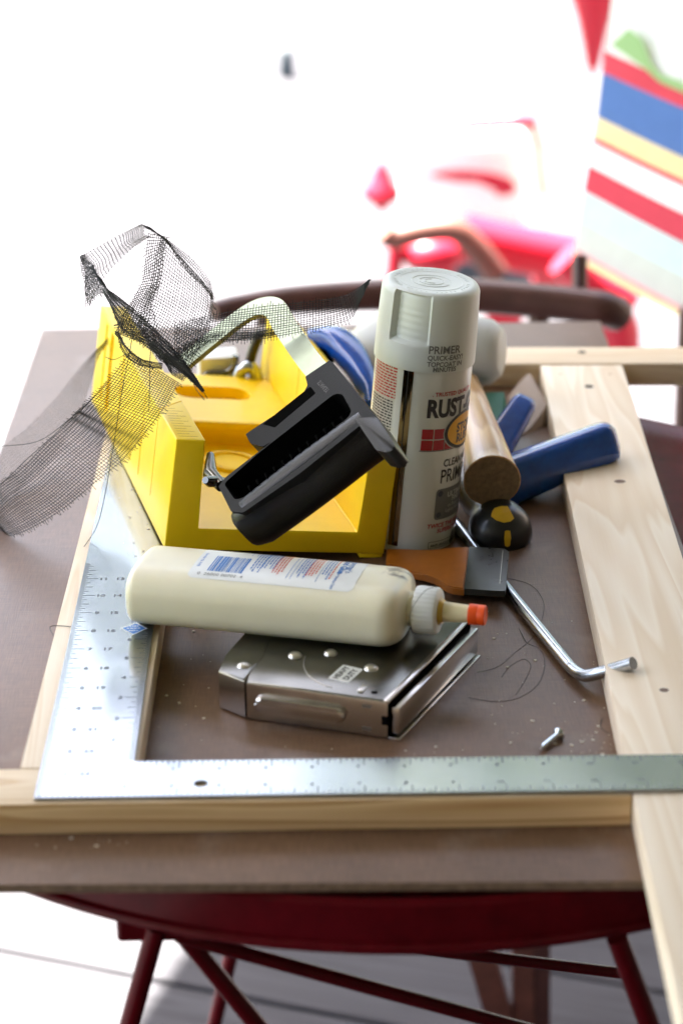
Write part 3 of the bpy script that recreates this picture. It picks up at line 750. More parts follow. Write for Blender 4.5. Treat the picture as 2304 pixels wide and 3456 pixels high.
# ================================================================== STAPLE GUN
sg = thing('staple_gun', 'worn plated steel staple gun lying on its side under the glue bottle', 'staple gun', (6.2, 5.6, 0))
SB = Vector((6.2, 5.6, 0))
def S(pts): return [(x-SB.x, y-SB.y) for x, y in pts]
H = 1.0
bm = B(); prism(bm, S([(4.36, 4.88), (7.58, 3.83), (9.75, 8.15), (6.9, 10.6), (5.1, 9.6), (4.55, 6.9)]), .02, H, bevel=.055, seg=3); bo = obj('body', bm, [M['gunsteel'], M['gunside']], sg, 40)
for f in bo.data.polygons:
    if f.normal.z < .4: f.material_index = 1
bm = B(); prism(bm, S([(3.70, 5.42), (4.31, 4.90), (4.72, 6.1), (5.0, 7.9), (4.35, 7.7), (3.82, 6.25)]), .03, H+.02, bevel=.05, seg=3); no = obj('nose_plate', bm, [M['gunsteel'], M['gunside']], sg, 40)
for f in no.data.polygons:
    if f.normal.z < .4: f.material_index = 1
# pressed bead on the front face
fd = (Vector((7.58, 3.83, 0))-Vector((4.36, 4.88, 0))).normalized(); fn = Vector((fd.y, -fd.x, 0))
def fpt(s, z, o=0): return Vector((4.36, 4.88, 0))+fd*s+fn*o+Vector((0, 0, z))-SB
FM = Matrix((fd, Vector((0, 0, 1)), fn)).transposed().to_4x4()
bm = B(); prism(bm, round_poly([(.22, .32), (2.40, .32), (2.40, .70), (.22, .70)], .18, 6), -.02, .17, bevel=.10, seg=4)
bmesh.ops.transform(bm, matrix=Matrix.Translation(Vector((4.36, 4.88, 0))-SB) @ FM, verts=bm.verts); obj('pressed_bead', bm, M['gunside'], sg, 50)
for s, z in ((2.88, .80), (2.88, .22)):
    bm = B(); box(bm, s-.09, s+.12, z-.04, z+.04, 0, .012); bmesh.ops.transform(bm, matrix=Matrix.Translation(Vector((4.36, 4.88, 0))-SB) @ FM, verts=bm.verts); o = obj('slot', bm, M['steeledge'], sg)
bm = B(); box(bm, 3.25, 3.40, .38, .60, -.05, .008); bmesh.ops.transform(bm, matrix=Matrix.Translation(Vector((4.36, 4.88, 0))-SB) @ FM, verts=bm.verts); obj('latch_notch', bm, M['darkgap'], sg)
# staple channel down the right side
ed = (Vector((9.75, 8.15, 0))-Vector((7.58, 3.83, 0))).normalized(); en = Vector((ed.y, -ed.x, 0))
EM = Matrix((ed, en, Vector((0, 0, 1)))).transposed().to_4x4()
def edge_box(name, a, b, o0, o1, z0, z1, m, bev=.02):
    bm = B(); box(bm, a, b, o0, o1, z0, z1, bevel=bev); bmesh.ops.transform(bm, matrix=Matrix.Translation(Vector((7.58, 3.83, 0))-SB) @ EM, verts=bm.verts); return obj(name, bm, m, sg, 40)
edge_box('staple_channel', .12, 4.72, .03, .24, .14, .80, M['gunside'])
edge_box('channel_gap', .1, 4.7, -.01, .05, .05, .93, M['darkgap'], 0)
edge_box('base_rail', .05, 4.75, .0, .30, .0, .06, M['gunside'], .01)
edge_box('top_flange', .0, 4.7, -.10, .035, .93, 1.005, M['gunside'], .015)
for u, v, r in ((822, 2246, .175), (995, 2210, .175), (1251, 2253, .175), (1115, 2202, .17)):
    p = at_z(u, v, 1.03)-SB; bm = B(); lathe(bm, [(r, -.05), (r, .0), (r*.93, .03), (r*.7, .065), (r*.35, .085), (.01, .09)], 32, Matrix.Translation((p.x, p.y, H))); obj('rivet', bm, M['rivet'], sg, 60)
# plated top relief line and small tab, hole
bm = B(); pts = [at_z(u, v, H)-SB for u, v in ((1030, 2215), (1025, 2250), (1045, 2285), (1085, 2310), (1120, 2322))]
tube(bm, [Vector((p.x, p.y, H+.0)) for p in catmull(pts, 5)], .018, 5); obj('relief_line', bm, M['steeledge'], sg, 60)
p = at_z(1222, 2325, H+.02)-SB; bm = B(); box(bm, -.07, .07, -.17, .17, -.02, .05, M=Matrix.Translation((p.x, p.y, H)) @ Matrix.Rotation(-.35, 4, 'Z'), bevel=.02); obj('tab', bm, M['rivet'], sg, 40)
p = at_z(1263, 2338, H)-SB; bm = B(); lathe(bm, [(.075, .0), (.075, .006), (.01, .006)], 16, Matrix.Translation((p.x, p.y, H))); obj('pin_hole', bm, M['darkgap'], sg)
# sticker
p = at_z(1166, 2275, H)-SB
SM = Matrix.Translation((p.x, p.y, H)) @ Matrix.Rotation(math.radians(62), 4, 'Z')
bm = B(); prism(bm, round_poly([(-.39, -.265), (.39, -.265), (.39, .265), (-.39, .265)], .05, 3), .001, .006, M=SM); hs = obj('sticker', bm, M['label'], sg)
bm = B()
for s_, y_ in (('HEAVY', .05), ('DUTY', -.19)):
    t = text_bm(s_, .205, .009, align='CENTER'); bmesh.ops.transform(t, matrix=SM @ Matrix.Translation((0, y_, .0085)), verts=t.verts); merge(bm, t)
obj('sticker_text', bm, M['ink'], hs)

# ================================================================== SCRAPER
sc = thing('scraper', 'orange handled scraper with wide dark blade lying in front of the spray can', 'scraper', (10, 12.5, 0))
def scp(u, v, z=0):
    # top plane rises gently to the right, over the steel rod
    q = at_z(u, v, .40)
    for _ in range(6): q = at_z(u, v, .36+.11*(q.x-9.0))
    return q
def scrap(name, px, m, th, bev):
    Q = [scp(u, v) for u, v in px]; bm = B()
    top = [bm.verts.new(q-Vector((10, 12.5, 0))) for q in Q]; bot = [bm.verts.new(q-Vector((10, 12.5, th))) for q in Q]
    f1 = bm.faces.new(top); bm.faces.new(bot[::-1]); n = len(Q)
    for i in range(n): bm.faces.new((top[i], top[(i+1) % n], bot[(i+1) % n], bot[i]))
    if bev: bmesh.ops.bevel(bm, geom=list(f1.edges), offset=bev, segments=2, affect='EDGES')
    return obj(name, bm, m, sc, 40)
def c7(x, y): return (1280+x*.3189, 1820+y*.3189)
hand = [c7(*q) for q in ((950, 78), (800, 82), (690, 105), (560, 118), (400, 112), (250, 104), (75, 100), (70, 250), (200, 300), (340, 345), (470, 368), (570, 395), (650, 440), (715, 490), (790, 512), (893, 522))]
scrap('handle', hand, M['scraper'], .20, .03)
bl = [c7(*q) for q in ((952, 78), (1320, 97), (1372, 130), (1330, 545), (1290, 548), (895, 523))]
scrap('blade', bl, M['blade'], .17, .0)
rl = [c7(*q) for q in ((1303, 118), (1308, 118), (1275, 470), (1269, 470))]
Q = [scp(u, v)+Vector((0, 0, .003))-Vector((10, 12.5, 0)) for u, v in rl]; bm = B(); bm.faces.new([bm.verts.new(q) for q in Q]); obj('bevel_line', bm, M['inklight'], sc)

# ================================================================== BENT ROD
pts = [at_z(1525, 1750, .17), at_z(1600, 1850, .165), at_z(1700, 1975, .165), at_z(1900, 2222, .17)]
bend = [at_z(1932, 2258, .19), at_z(1958, 2277, .24), at_z(1990, 2279, .34)]
end = [at_z(2060, 2262, .62), at_z(2136, 2239, .98)]
bm = B(); tube(bm, catmull(pts+bend+end, 6), .155, 16)
rod = obj('bent_rod', bm, M['rodsteel'], None, 50, base=(11.5, 8, 0)); tag(rod, 'bent zinc steel rod sticking out from under the scraper onto the pine board', 'rod')

# ================================================================== SCREW
a, b = at_z(1822, 2530, .09), at_z(1885, 2478, .13); d = (b-a); Ls = d.length
sw = thing('wood_screw', 'small loose zinc screw lying on the brown board', 'screw', a)
Rq = d.to_track_quat('Z', 'Y').to_matrix().to_4x4()
bm = B(); prof = [(.004, 0), (.045, .12)]
z = .13
while z < Ls-.14:
    prof += [(.048, z), (.082, z+.022), (.048, z+.044)]; z += .062
prof += [(.055, Ls-.12), (.055, Ls-.10)]
lathe(bm, prof, 16, Rq); obj('shank', bm, M['rodsteel'], sw, 30)
bm = B(); lathe(bm, [(.055, Ls-.10), (.15, Ls-.02), (.155, Ls+.01), (.06, Ls+.015), (.05, Ls-.03), (.01, Ls-.03)], 20, Rq); obj('head', bm, M['rodsteel'], sw, 30)

# ================================================================== HACKSAW
D = Vector((-.3894, .9086, .1511)); Ev = Vector((.7483, .2589, .6188)); D.normalize(); Ev = (Ev-D*Ev.dot(D)).normalized(); Nv = D.cross(Ev)*-1
A0 = at_y(1065, 1240, 13.6)
hk = thing('hacksaw', 'hacksaw with black plastic D-handle and flat steel frame resting in the yellow box', 'hacksaw', A0)
def onplane(u, v, off=0):
    q = ray(u, v); P = A0+Nv*off; t = (P-CAMP).dot(Nv)/q.dot(Nv); w = CAMP+q*t-A0; return w.dot(D), w.dot(Ev)
HM = Matrix((D, Ev, Nv)).transposed().to_4x4()
def c3(x, y): return (650+x*.4464, 1150+y*.4464)
TH = .52                                               # half thickness of the handle
def hpoly(px, off=TH): return [onplane(*c3(x, y), off) for x, y in px]
def hprism(name, poly, n0, n1, m, bev=.05, seg=2, smooth=40, parent=None):
    bm = B(); prism(bm, poly, n0, n1, bevel=bev, seg=seg); bmesh.ops.transform(bm, matrix=HM, verts=bm.verts); return obj(name, bm, m, parent or hk, smooth)
def hring(name, outer, inner, n0, n1, m):
    bm = B(); lo_ = None
    for z in (n0, n1):
        vo = [bm.verts.new((x, y, z)) for x, y in outer]; vh = [bm.verts.new((x, y, z)) for x, y in inner]
        es = [bm.edges.new((vo[i], vo[(i+1) % len(vo)])) for i in range(len(vo))]+[bm.edges.new((vh[i], vh[(i+1) % len(vh)])) for i in range(len(vh))]
        bmesh.ops.triangle_fill(bm, use_beauty=True, edges=es)
        if lo_ is None: lo_ = (vo, vh)
        else:
            for a_, b_ in zip(lo_, (vo, vh)):
                for i in range(len(a_)): bm.faces.new((a_[i], a_[(i+1) % len(a_)], b_[(i+1) % len(a_)], b_[i]))
    bmesh.ops.transform(bm, matrix=HM, verts=bm.verts); return obj(name, bm, m, hk, 30)
front = round_poly(hpoly([(850, 270), (1035, 145), (1065, 170), (1390, 580), (1420, 640), (1290, 620), (800, 1010), (380, 1300), (290, 1290), (195, 1100), (250, 1030), (600, 760), (530, 800), (435, 775), (400, 705), (640, 545), (830, 405), (868, 335)]), .05, 3)
hole_ = round_poly(hpoly([(235, 1080), (520, 830), (1070, 400), (1130, 400), (1200, 530), (1180, 575), (400, 1180), (320, 1205)]), .12, 4)
hring('side_plate', front, hole_, -.28, TH, M['handleside'])
hprism('grip_hollow', hole_, -.30, -.18, M['black'], 0)
sl = round_poly(hpoly([(890, 345), (930, 395), (620, 655), (530, 632)]), .03, 2)
hprism('slot', sl, TH-.02, TH+.006, M['darkgap'], 0)
# thick rounded grip: flat band beside the hollow, a ridge, then the deep side towards the viewer
ga = [onplane(*c3(300, 1215), TH), onplane(*c3(1235, 510), TH)]
g0 = Vector((ga[0][0], ga[0][1], 0)); g1 = Vector((ga[1][0], ga[1][1], 0)); gd = (g1-g0).normalized(); gp = Vector((-gd.y, gd.x, 0))
if gp.x > 0: gp = -gp                                   # towards the camera (minus D)
bm = B(); secs = []
GL = (g1-g0).length
sv = [-.075, -.06, -.03, 0, .04]+[.04+.96*i/22 for i in range(1, 23)]
for s in sv:
    k_ = 1.0 if s >= .04 else .62+.38*math.sqrt(max(0, (s+.075)/.115))
    hp_ = (.40+.05*math.sin(math.pi*max(s, 0))+.10*max(0, (s-.8)/.2)**2)*k_; hn = (.72+.03*math.sin(math.pi*max(s, 0)))*k_; n = 36
    ctr = g0+gd*(GL*s)+gp*(.40-.09)
    sec = []
    for k in range(n):
        a_ = 2*math.pi*k/n; c_, d_ = math.cos(a_), math.sin(a_); pw = 2.7
        sec.append(ctr+gp*(hp_*math.copysign(abs(c_)**(2/pw), c_))+Vector((0, 0, 1))*(-.19+hn*math.copysign(abs(d_)**(2/pw), d_)))
    secs.append(sec)
loft(bm, secs); bmesh.ops.transform(bm, matrix=HM, verts=bm.verts); obj('grip', bm, M['black'], hk, 50)
# finger notches along the inside edge of the grip
for i in range(12):
    s = .14+.068*i; p = g0+gd*(GL*s)
    bm = B(); tube(bm, [p+gp*(-.09)+Vector((0, 0, .515)), p+gp*(.0)+Vector((0, 0, .53)), p+gp*.15+Vector((0, 0, .535))], [.04, .03, .01], 6); bmesh.ops.transform(bm, matrix=HM, verts=bm.verts); obj('finger_notch', bm, M['darkgap'], hk)
heel = round_poly(hpoly([(1225, 590), (1395, 575), (1530, 785), (1528, 815), (1480, 850), (1390, 830)]), .07, 3)
hprism('heel_guard', heel, -.12, TH+.02, M['blacksmooth'])
# embossed maker plate
t = text_bm('STANLEY', .17, .004, align='CENTER', wscale=.8); c_ = onplane(*c3(1000, 335), TH)
ex = Vector(onplane(*c3(1035, 365), TH))-Vector(onplane(*c3(975, 300), TH)); an = math.atan2(ex.y, ex.x)
bmesh.ops.transform(t, matrix=HM @ Matrix.Translation((c_[0], c_[1], TH+.006)) @ Matrix.Rotation(an, 4, 'Z'), verts=t.verts); obj('maker_lettering', t, M['ink'], hk)
# flat steel frame: from the handle, back along the box, round the bend and down to the far end of the blade
b0 = onplane(1065, 1245, .1); b1 = onplane(905, 1022, .1); b2 = onplane(560, 1165, .1)
path = [Vector((b0[0]-.4, b0[1], 0)), Vector((b0[0]+.6, b0[1]+.02, 0))]
cx, cyy = b1[0], b1[1]
path += [Vector((cx-1.3, b0[1]*.35+cyy*.65, 0)), Vector((cx-.45, cyy+.02, 0)), Vector((cx+.1, cyy-.28, 0)), Vector((cx+.35, cyy-.9, 0)), Vector((cx+.45, cyy-2.0, 0)), Vector((cx+.5, cyy-2.9, 0))]
path = catmull(path, 8); HB = .31; bm = B(); ringp = []
for i, q in enumerate(path):
    tdir = (path[min(i+1, len(path)-1)]-path[max(i-1, 0)]).normalized(); nn = Vector((-tdir.y, tdir.x, 0))
    ringp.append([q+nn*HB+Vector((0, 0, .03)), q-nn*HB+Vector((0, 0, .03)), q-nn*HB+Vector((0, 0, .17)), q+nn*HB+Vector((0, 0, .17))])
loft(bm, ringp); bmesh.ops.transform(bm, matrix=HM, verts=bm.verts); obj('frame_bar', bm, M['sawbar'], hk, 35)
# blade tension post with its wing nut at the lower end of the handle
wc = onplane(*c3(150, 1010), .3)
bm = B(); tube(bm, [HM @ Vector((wc[0]-.5, wc[1], .2)), HM @ Vector((wc[0]+.2, wc[1]-.05, .2)), HM @ Vector((wc[0]+.9, wc[1]+.25, .15))], [.16, .2, .10], 14); obj('tension_post', bm, M['gunsteel'], hk, 50)
for sgn in (1, -1):
    bm = B(); tube(bm, [HM @ Vector((wc[0]-.25, wc[1], .2)), HM @ Vector((wc[0]-.35, wc[1]-.15*sgn, .2+.25*sgn)), HM @ Vector((wc[0]-.45, wc[1]-.2*sgn, .2+.45*sgn))], [.14, .15, .09], 12); obj('wing', bm, M['gunsteel'], hk, 50)

# ================================================================== HAMMER
hm = thing('hammer', 'hammer lying beside the spray can, varnished wooden handle end towards the front', 'hammer', (10.8, 15.2, 0))
hb = Vector((10.8, 15.2, 0))
axis = [at_y(1660, 1622, 15.2), at_y(1630, 1500, 17.6), at_y(1590, 1385, 20.2), at_y(1560, 1310, 23.0)]
bm = B(); secs = []
P = catmull(axis, 8); F = frames(P)
for i, p in enumerate(P):
    s = i/(len(P)-1); rx = .78-.22*math.sin(min(1, s*1.6)*math.pi/2); rz = .76-.2*math.sin(min(1, s*1.6)*math.pi/2)
    t_, n_, b_ = F[i]
    secs.append([p-hb+b_*(rx*math.cos(2*math.pi*k/28))+n_*(rz*math.sin(2*math.pi*k/28)) for k in range(28)])
first = secs[0]; cc = sum(first, Vector())/28; tdir = F[0][0]
loft(bm, [[cc+(q-cc)*.965-tdir*.03 for q in first]]+secs); obj('handle', bm, M['hwood'], hm, 40)
bm = B(); bm.faces.new([bm.verts.new(cc+(q-cc)*.955-tdir*.034) for q in first]); obj('handle_end', bm, M['hend'], hm)
hp = P[-1]-hb
bm = B(); box(bm, -3.0, -.1, -.5, .5, -.6, .5, M=Matrix.Translation(hp), bevel=.15); obj('head', bm, M['gunsteel'], hm, 40)

# ================================================================== BLUE HANDLED PLIERS
pl = thing('pliers', 'pliers with glossy blue dipped handles spread over the pine board', 'pliers', (11.5, 20, 0)); pb = Vector((11.5, 20, 0))
def handle(name, a, b, w, h, tilt):
    bm = B(); d = (b-a); L = d.length; d.normalize(); side = Vector((d.y, -d.x, 0)).normalized(); up = side.cross(d).normalized(); secs = []
    side, up = side*math.cos(tilt)+up*math.sin(tilt), up*math.cos(tilt)-side*math.sin(tilt)
    for i in range(21):
        s = i/20; f = math.sqrt(max(0, 1-max(0, (s-.90)/.10)**2.2)) if s > .90 else 1; f = max(f, .12)
        c = a+d*(L*s)-pb; f *= 1.12-.30*s
        secs.append([c+side*(w*f*math.copysign(abs(math.cos(q))**.55, math.cos(q)))+up*(h*(.4+.6*f)*math.copysign(abs(math.sin(q))**.75, math.sin(q))) for q in [2*math.pi*k/28 for k in range(28)]])
    loft(bm, secs); return obj(name, bm, M['blue'], pl, 50)
handle('handle', at_y(1640, 1652, 17.6), at_y(2082, 1478, 19.2), .58, .66, math.radians(14))
handle('handle', at_y(1655, 1545, 20.2), at_y(1776, 1348, 22.4), .46, .34, math.radians(-25))
jc = at_y(1600, 1640, 19.6)-pb
bm = B(); lathe(bm, [(.01, -.3), (.75, -.3), (.8, -.2), (.8, .2), (.75, .3), (.01, .3)], 24, Matrix.Translation(jc)); obj('pivot', bm, M['gunsteel'], pl, 40)
bm = B(); box(bm, -2.2, 0, -.35, .35, -.25, .25, M=Matrix.Translation(jc) @ Matrix.Rotation(.5, 4, 'Z'), bevel=.08); obj('jaw', bm, M['gunsteel'], pl, 40)

# ================================================================== SCREWDRIVER
sd = thing('screwdriver', 'stubby screwdriver with round black grip and yellow inlays below the hammer handle', 'screwdriver', (11.0, 15.3, 0)); sb = Vector((11.0, 15.3, 0))
c0 = at_y(1690, 1795, 14.9); dr = Vector((-.30, .93, .18)).normalized()
Rq = Matrix.Translation(c0-sb) @ dr.to_track_quat('Z', 'Y').to_matrix().to_4x4()
bm = B(); lathe(bm, [(.01, -.72), (.25, -.70), (.55, -.58), (.78, -.34), (.87, 0), (.82, .36), (.68, .66), (.52, .92), (.46, 1.2), (.52, 1.6), (.5, 2.4), (.42, 3.0), (.2, 3.1), (.01, 3.1)], 40, Rq); obj('grip', bm, M['ball'], sd, 50)
bm = B(); lathe(bm, [(.13, 3.05), (.13, 4.6), (.05, 4.75)], 14, Rq); obj('shaft', bm, M['rodsteel'], sd, 40)
def inlay(u0, v0, px, m=M['yel2']):
    bm = B(); V = []
    for u, v in px:
        q = ray(u, v); o_ = CAMP-c0; bq = o_.dot(q); aq = q.dot(q); cq = o_.dot(o_)-.885**2; di = bq*bq-aq*cq
        t = (-bq-math.sqrt(max(di, 0)))/aq; V.append(CAMP+q*t-sb)
    cen = sum(V, Vector())/len(V); cv = bm.verts.new(c0-sb+(cen-(c0-sb)).normalized()*.892); VV = [bm.verts.new(c0-sb+(p-(c0-sb)).normalized()*.888) for p in V]
    for i in range(len(VV)): bm.faces.new((cv, VV[i], VV[(i+1) % len(VV)]))
    return obj('inlay', bm, m, sd)
inlay(0, 0, [(1703, 1792), (1711, 1790), (1721, 1792), (1724, 1815), (1720, 1842), (1711, 1846), (1703, 1842), (1701, 1815)])
inlay(0, 0, [(1668, 1715), (1690, 1708), (1712, 1708), (1722, 1725), (1734, 1750), (1722, 1760), (1700, 1764), (1675, 1757), (1656, 1742), (1660, 1728)])

# ================================================================== SANDPAPER + GREEN CARD
def slab(name, px, th, m, label, cat):
    Q = [at_y(u, v, y) for u, v, y in px]; c = sum(Q, Vector())/len(Q); c.z = min(q.z for q in Q); bm = B()
    nrm = (Q[1]-Q[0]).cross(Q[2]-Q[0]).normalized()
    a_ = [bm.verts.new(q) for q in Q]; b_ = [bm.verts.new(q-nrm*th) for q in Q]; bm.faces.new(a_); bm.faces.new(b_[::-1])
    for i in range(len(Q)): bm.faces.new((a_[i], a_[(i+1) % len(Q)], b_[(i+1) % len(Q)], b_[i]))
    o = obj(name, bm, m, None, None, base=c); tag(o, label, cat); return o
def curl(name, P, th, m, label, cat, base):
    bm = B(); quad_strip(bm, P); bmesh.ops.solidify(bm, geom=bm.faces[:], thickness=th); o = obj(name, bm, m, None, 60, base=base); return tag(o, label, cat)
rows = []
L0 = [at_y(1690, 1420, 25.4), at_y(1715, 1340, 26.2), at_y(1780, 1262, 26.6), at_y(1800, 1285, 26.5)]
L1 = [at_y(1745, 1480, 22.6), at_y(1790, 1440, 23.2), at_y(1838, 1375, 24.0), at_y(1842, 1352, 24.5)]
L2 = [at_y(1745, 1540, 22.4), at_y(1800, 1515, 22.8), at_y(1850, 1465, 23.6), at_y(1852, 1440, 23.9)]
curl('sandpaper', [[a_*(1-t)+b_*t for t in [i/6 for i in range(7)]]+[b_*(1-t)+c_*t for t in [i/4 for i in range(1, 5)]] for a_, b_, c_ in zip(catmull(L0, 4), catmull(L1, 4), catmull(L2, 4))], .03, M['sand'], 'bent sheet of brown sandpaper standing against the right pine board', 'sandpaper', (12.8, 24, 0))
cd = slab('green_card', [(1590, 1330, 23.2), (1700, 1328, 23.4), (1708, 1370, 22.4), (1690, 1440, 21.2), (1610, 1445, 21.0)], .05, M['green'], 'green printed packet card tucked behind the hammer handle', 'card')

# ================================================================== PALE BOTTLE, BLUE TAPE GUN, WHITE BLOCK, CLAMP
pbt = thing('plastic_jug', 'pale grey rounded plastic jug lying behind the spray can', 'jug', (10, 24.5, 0)); base = Vector((10, 24.5, 0))
cA, cB = at_y(1185, 1165, 25.4), at_y(1696, 1190, 24.0); dd = (cB-cA); LL = dd.length
Rq = Matrix.Translation(cA-base) @ dd.to_track_quat('Z', 'Y').to_matrix().to_4x4()
bm = B(); lathe(bm, [(.01, .1), (.5, .1), (.85, .4), (1.15, .9), (1.32, 1.4), (1.3, 2.4), (1.22, 3.2), (1.0, LL-.35), (.75, LL-.05), (.55, LL), (.01, LL)], 40, Rq); obj('shell', bm, M['pale'], pbt, 50)
bm = B(); lathe(bm, [(.45, -.35), (.45, .15), (.01, .15), (.01, -.35)], 24, Rq); obj('spout', bm, M['pale'], pbt, 40)
bt = thing('tape_dispenser', 'glossy blue plastic tool between the hacksaw handle and the spray can', 'tool', (7.0, 22, 0)); base = Vector((7.0, 22, 0))
bm = B(); A_ = [at_y(1060, 1150, 23.6), at_y(1130, 1150, 23.0), at_y(1195, 1215, 22.0), at_y(1235, 1300, 21.0), at_y(1250, 1380, 20.2)]
Pq = catmull(A_, 6); F = frames(Pq); secs = []
for i, p in enumerate(Pq):
    s = i/(len(Pq)-1); t_, n_, b_ = F[i]; w = .20+.26*math.sin(math.pi*min(1, s*1.1+.1)); w *= (1-.03*math.cos(s*22))
    secs.append([p-base+b_*(w*math.copysign(abs(math.cos(q))**.7, math.cos(q)))+n_*(.42*math.copysign(abs(math.sin(q))**.7, math.sin(q))) for q in [2*math.pi*k/24 for k in range(24)]])
loft(bm, secs); obj('body', bm, M['blue'], bt, 45)
p = at_y(1172, 1150, 23.2)-base; bm = B(); box(bm, -.28, .28, -.12, .12, -.2, .2, M=Matrix.Translation(p) @ Matrix.Rotation(.6, 4, 'Y'), bevel=.05); obj('badge', bm, M['label'], bt, 40)
p = at_y(1095, 1195, 22.6)-base; bm = B(); box(bm, -.25, .35, -.1, .1, -.14, .12, M=Matrix.Translation(p) @ Matrix.Rotation(.5, 4, 'Y'), bevel=.04); obj('trigger', bm, M['darkgap'], bt, 40)
p = at_y(735, 1225, 25.6); bm = B(); box(bm, -.62, .62, -.5, .5, -1.7, .35, M=Matrix.Translation(p) @ Matrix.Rotation(.15, 4, 'Z'), bevel=.06); wb = obj('white_block', bm, M['label'], None, 40, base=(p.x, p.y, p.z-1.7)); tag(wb, 'small white carton standing behind the yellow box', 'carton')
cl = thing('clamp', 'small metal clamp of grey steel behind the yellow box', 'clamp', (p.x+.8, 25.0, 0)); base = Vector((p.x+.8, 25.0, 0))
bm = B(); tube(bm, catmull([at_y(u, v, 24.9)-base for u, v in ((685, 1290), (700, 1262), (760, 1258), (790, 1235), (795, 1200))], 5), .11, 10); obj('jaw', bm, M['gunsteel'], cl, 50)
bm = B(); tube(bm, catmull([at_y(u, v, 24.6)-base for u, v in ((800, 1285), (815, 1250), (850, 1240), (870, 1290))], 5), .2, 10); obj('screw', bm, M['rodsteel'], cl, 50)
bm = B(); tube(bm, catmull([at_y(u, v, 24.8)-base for u, v in ((840, 1235), (855, 1180), (880, 1120))], 5), .16, 10); obj('handle', bm, M['ball'], cl, 50)
bm = B(); tube(bm, catmull([at_y(u, v, 24.6)-base for u, v in ((690, 1300), (800, 1300), (880, 1310))], 5), .25, 10); obj('bar', bm, M['gunsteel'], cl, 50)
cl.location = cl.location

# ================================================================== BLACK NET RIBBON
NETB = at_y(440, 1190, 17)
net = thing('net_ribbon', 'crumpled strip of black net with frayed edges hanging over the yellow box', 'net strip', NETB)
rn = random.Random(5)
TR = .0105
def rib(name, secs, pitch=.078, fray=.16, n_sub=10, thr=TR, wave=0.0):
    A_ = [at_y(a[0], a[1], a[2]) for a, b in secs]; B_ = [at_y(b[0], b[1], b[2]) for a, b in secs]
    A_, B_ = catmull(A_, n_sub), catmull(B_, n_sub)
    wid = max((a-b).length for a, b in zip(A_, B_)); nw = max(3, int(wid/pitch))
    # resample by mid-line length
    mids = [(a+b)/2 for a, b in zip(A_, B_)]; acc = [0]
    for i in range(1, len(mids)): acc.append(acc[-1]+(mids[i]-mids[i-1]).length)
    nl = max(3, int(acc[-1]/pitch)); RA, RB_ = [], []; j = 0
    for i in range(nl+1):
        s = acc[-1]*i/nl
        while j < len(acc)-2 and acc[j+1] < s: j += 1
        f = (s-acc[j])/max(1e-6, acc[j+1]-acc[j]); RA.append(A_[j].lerp(A_[j+1], f)); RB_.append(B_[j].lerp(B_[j+1], f))
    bm = B()
    def pt(i, f):
        a, b = RA[i], RB_[i]; p = a.lerp(b, f)
        n = (b-a).cross(RA[min(i+1, nl)]-RA[max(i-1, 0)]); n = n.normalized() if n.length > 1e-6 else Vector((0, 0, 1))
        return p+n*(wave*math.sin(f*7+i*.09)+.012*math.sin(i*.7+f*40))-NETB
    for w in range(nw+1):
        f = w/nw+rn.uniform(-.15, .15)/nw
        tube(bm, [pt(i, min(max(f, 0), 1)) for i in range(nl+1)], thr, 3, False)
    for i in range(nl+1):
        e0, e1 = rn.uniform(.2, 1)*fray/max(wid, .2), rn.uniform(.2, 1)*fray/max(wid, .2); js = rn.uniform(-.3, .3)
        i2 = i
        pts = [pt(i2, -e0)+Vector((0, 0, -.03*rn.random())), pt(i2, 0)]+[pt(i2, q/6) for q in range(1, 6)]+[pt(i2, 1), pt(i2, 1+e1)+Vector((rn.uniform(-.03, .03), 0, rn.uniform(-.05, .01)))]
        tube(bm, pts, thr, 3, False)
    return obj(name, bm, M['net'], net)
def sx(a, b, ya, yb=None):
    ya = ya-1.7 if a[0] > 240 and ya < 20 else ya
    return ((a[0], a[1], ya), (b[0], b[1], ya))
rib('tail', [sx((439, 1190), (600, 1290), 17), sx((367, 1287), (560, 1362), 16.2), sx((300, 1357), (500, 1445), 15.6), sx((230, 1430), (410, 1553), 15.2), sx((153, 1501), (316, 1630), 15), sx((66, 1588), (219, 1711), 15), sx((-6, 1640), (122, 1772), 15.2), sx((-46, 1700), (40, 1806), 15.6), sx((-60, 1735), (10, 1795), 16.2)])
rib('tail', [sx((-60, 1735), (10, 1795), 16.3), sx((-70, 1650), (20, 1770), 17.5), sx((-20, 1540), (70, 1640), 19), sx((102, 1440), (175, 1540), 20.5), sx((204, 1328), (262, 1400), 21.5), sx((262, 1250), (300, 1300), 22), sx((320, 1185), (335, 1200), 22.4), sx((372, 1130), (376, 1140), 22.8)], fray=.1, wave=.03, thr=.006, pitch=.09)
rib('loop', thr=.0115, secs=[sx((400, 1125), (470, 1150), 16.6), sx((402, 1095), (500, 1085), 16.3), sx((425, 1050), (512, 1010), 16), sx((480, 955), (541, 945), 15.8), sx((490, 890), (551, 853), 16), sx((502, 787), (563, 800), 16.5)])
rib('loop', thr=.0115, secs=[sx((478, 756), (500, 765), 18.6), sx((545, 795), (560, 815), 18.6), sx((640, 868), (625, 905), 18.8), sx((705, 945), (680, 960), 19), sx((718, 1010), (710, 1000), 19.2)], fray=.05, pitch=.06, wave=.04)
rib('loop', thr=.0115, secs=[sx((545, 800), (714, 985), 18.4), sx((522, 900), (716, 1045), 18.2), sx((500, 1010), (690, 1130), 17.8), sx((470, 1100), (640, 1235), 17.4), sx((540, 1215), (610, 1285), 17)], wave=.05)
rib('loop', thr=.0115, secs=[sx((474, 757), (500, 800), 18.6), sx((400, 795), (430, 850), 19.4), sx((306, 848), (350, 940), 19), sx((274, 866), (300, 1030), 18)], pitch=.11, fray=.06, wave=.06)
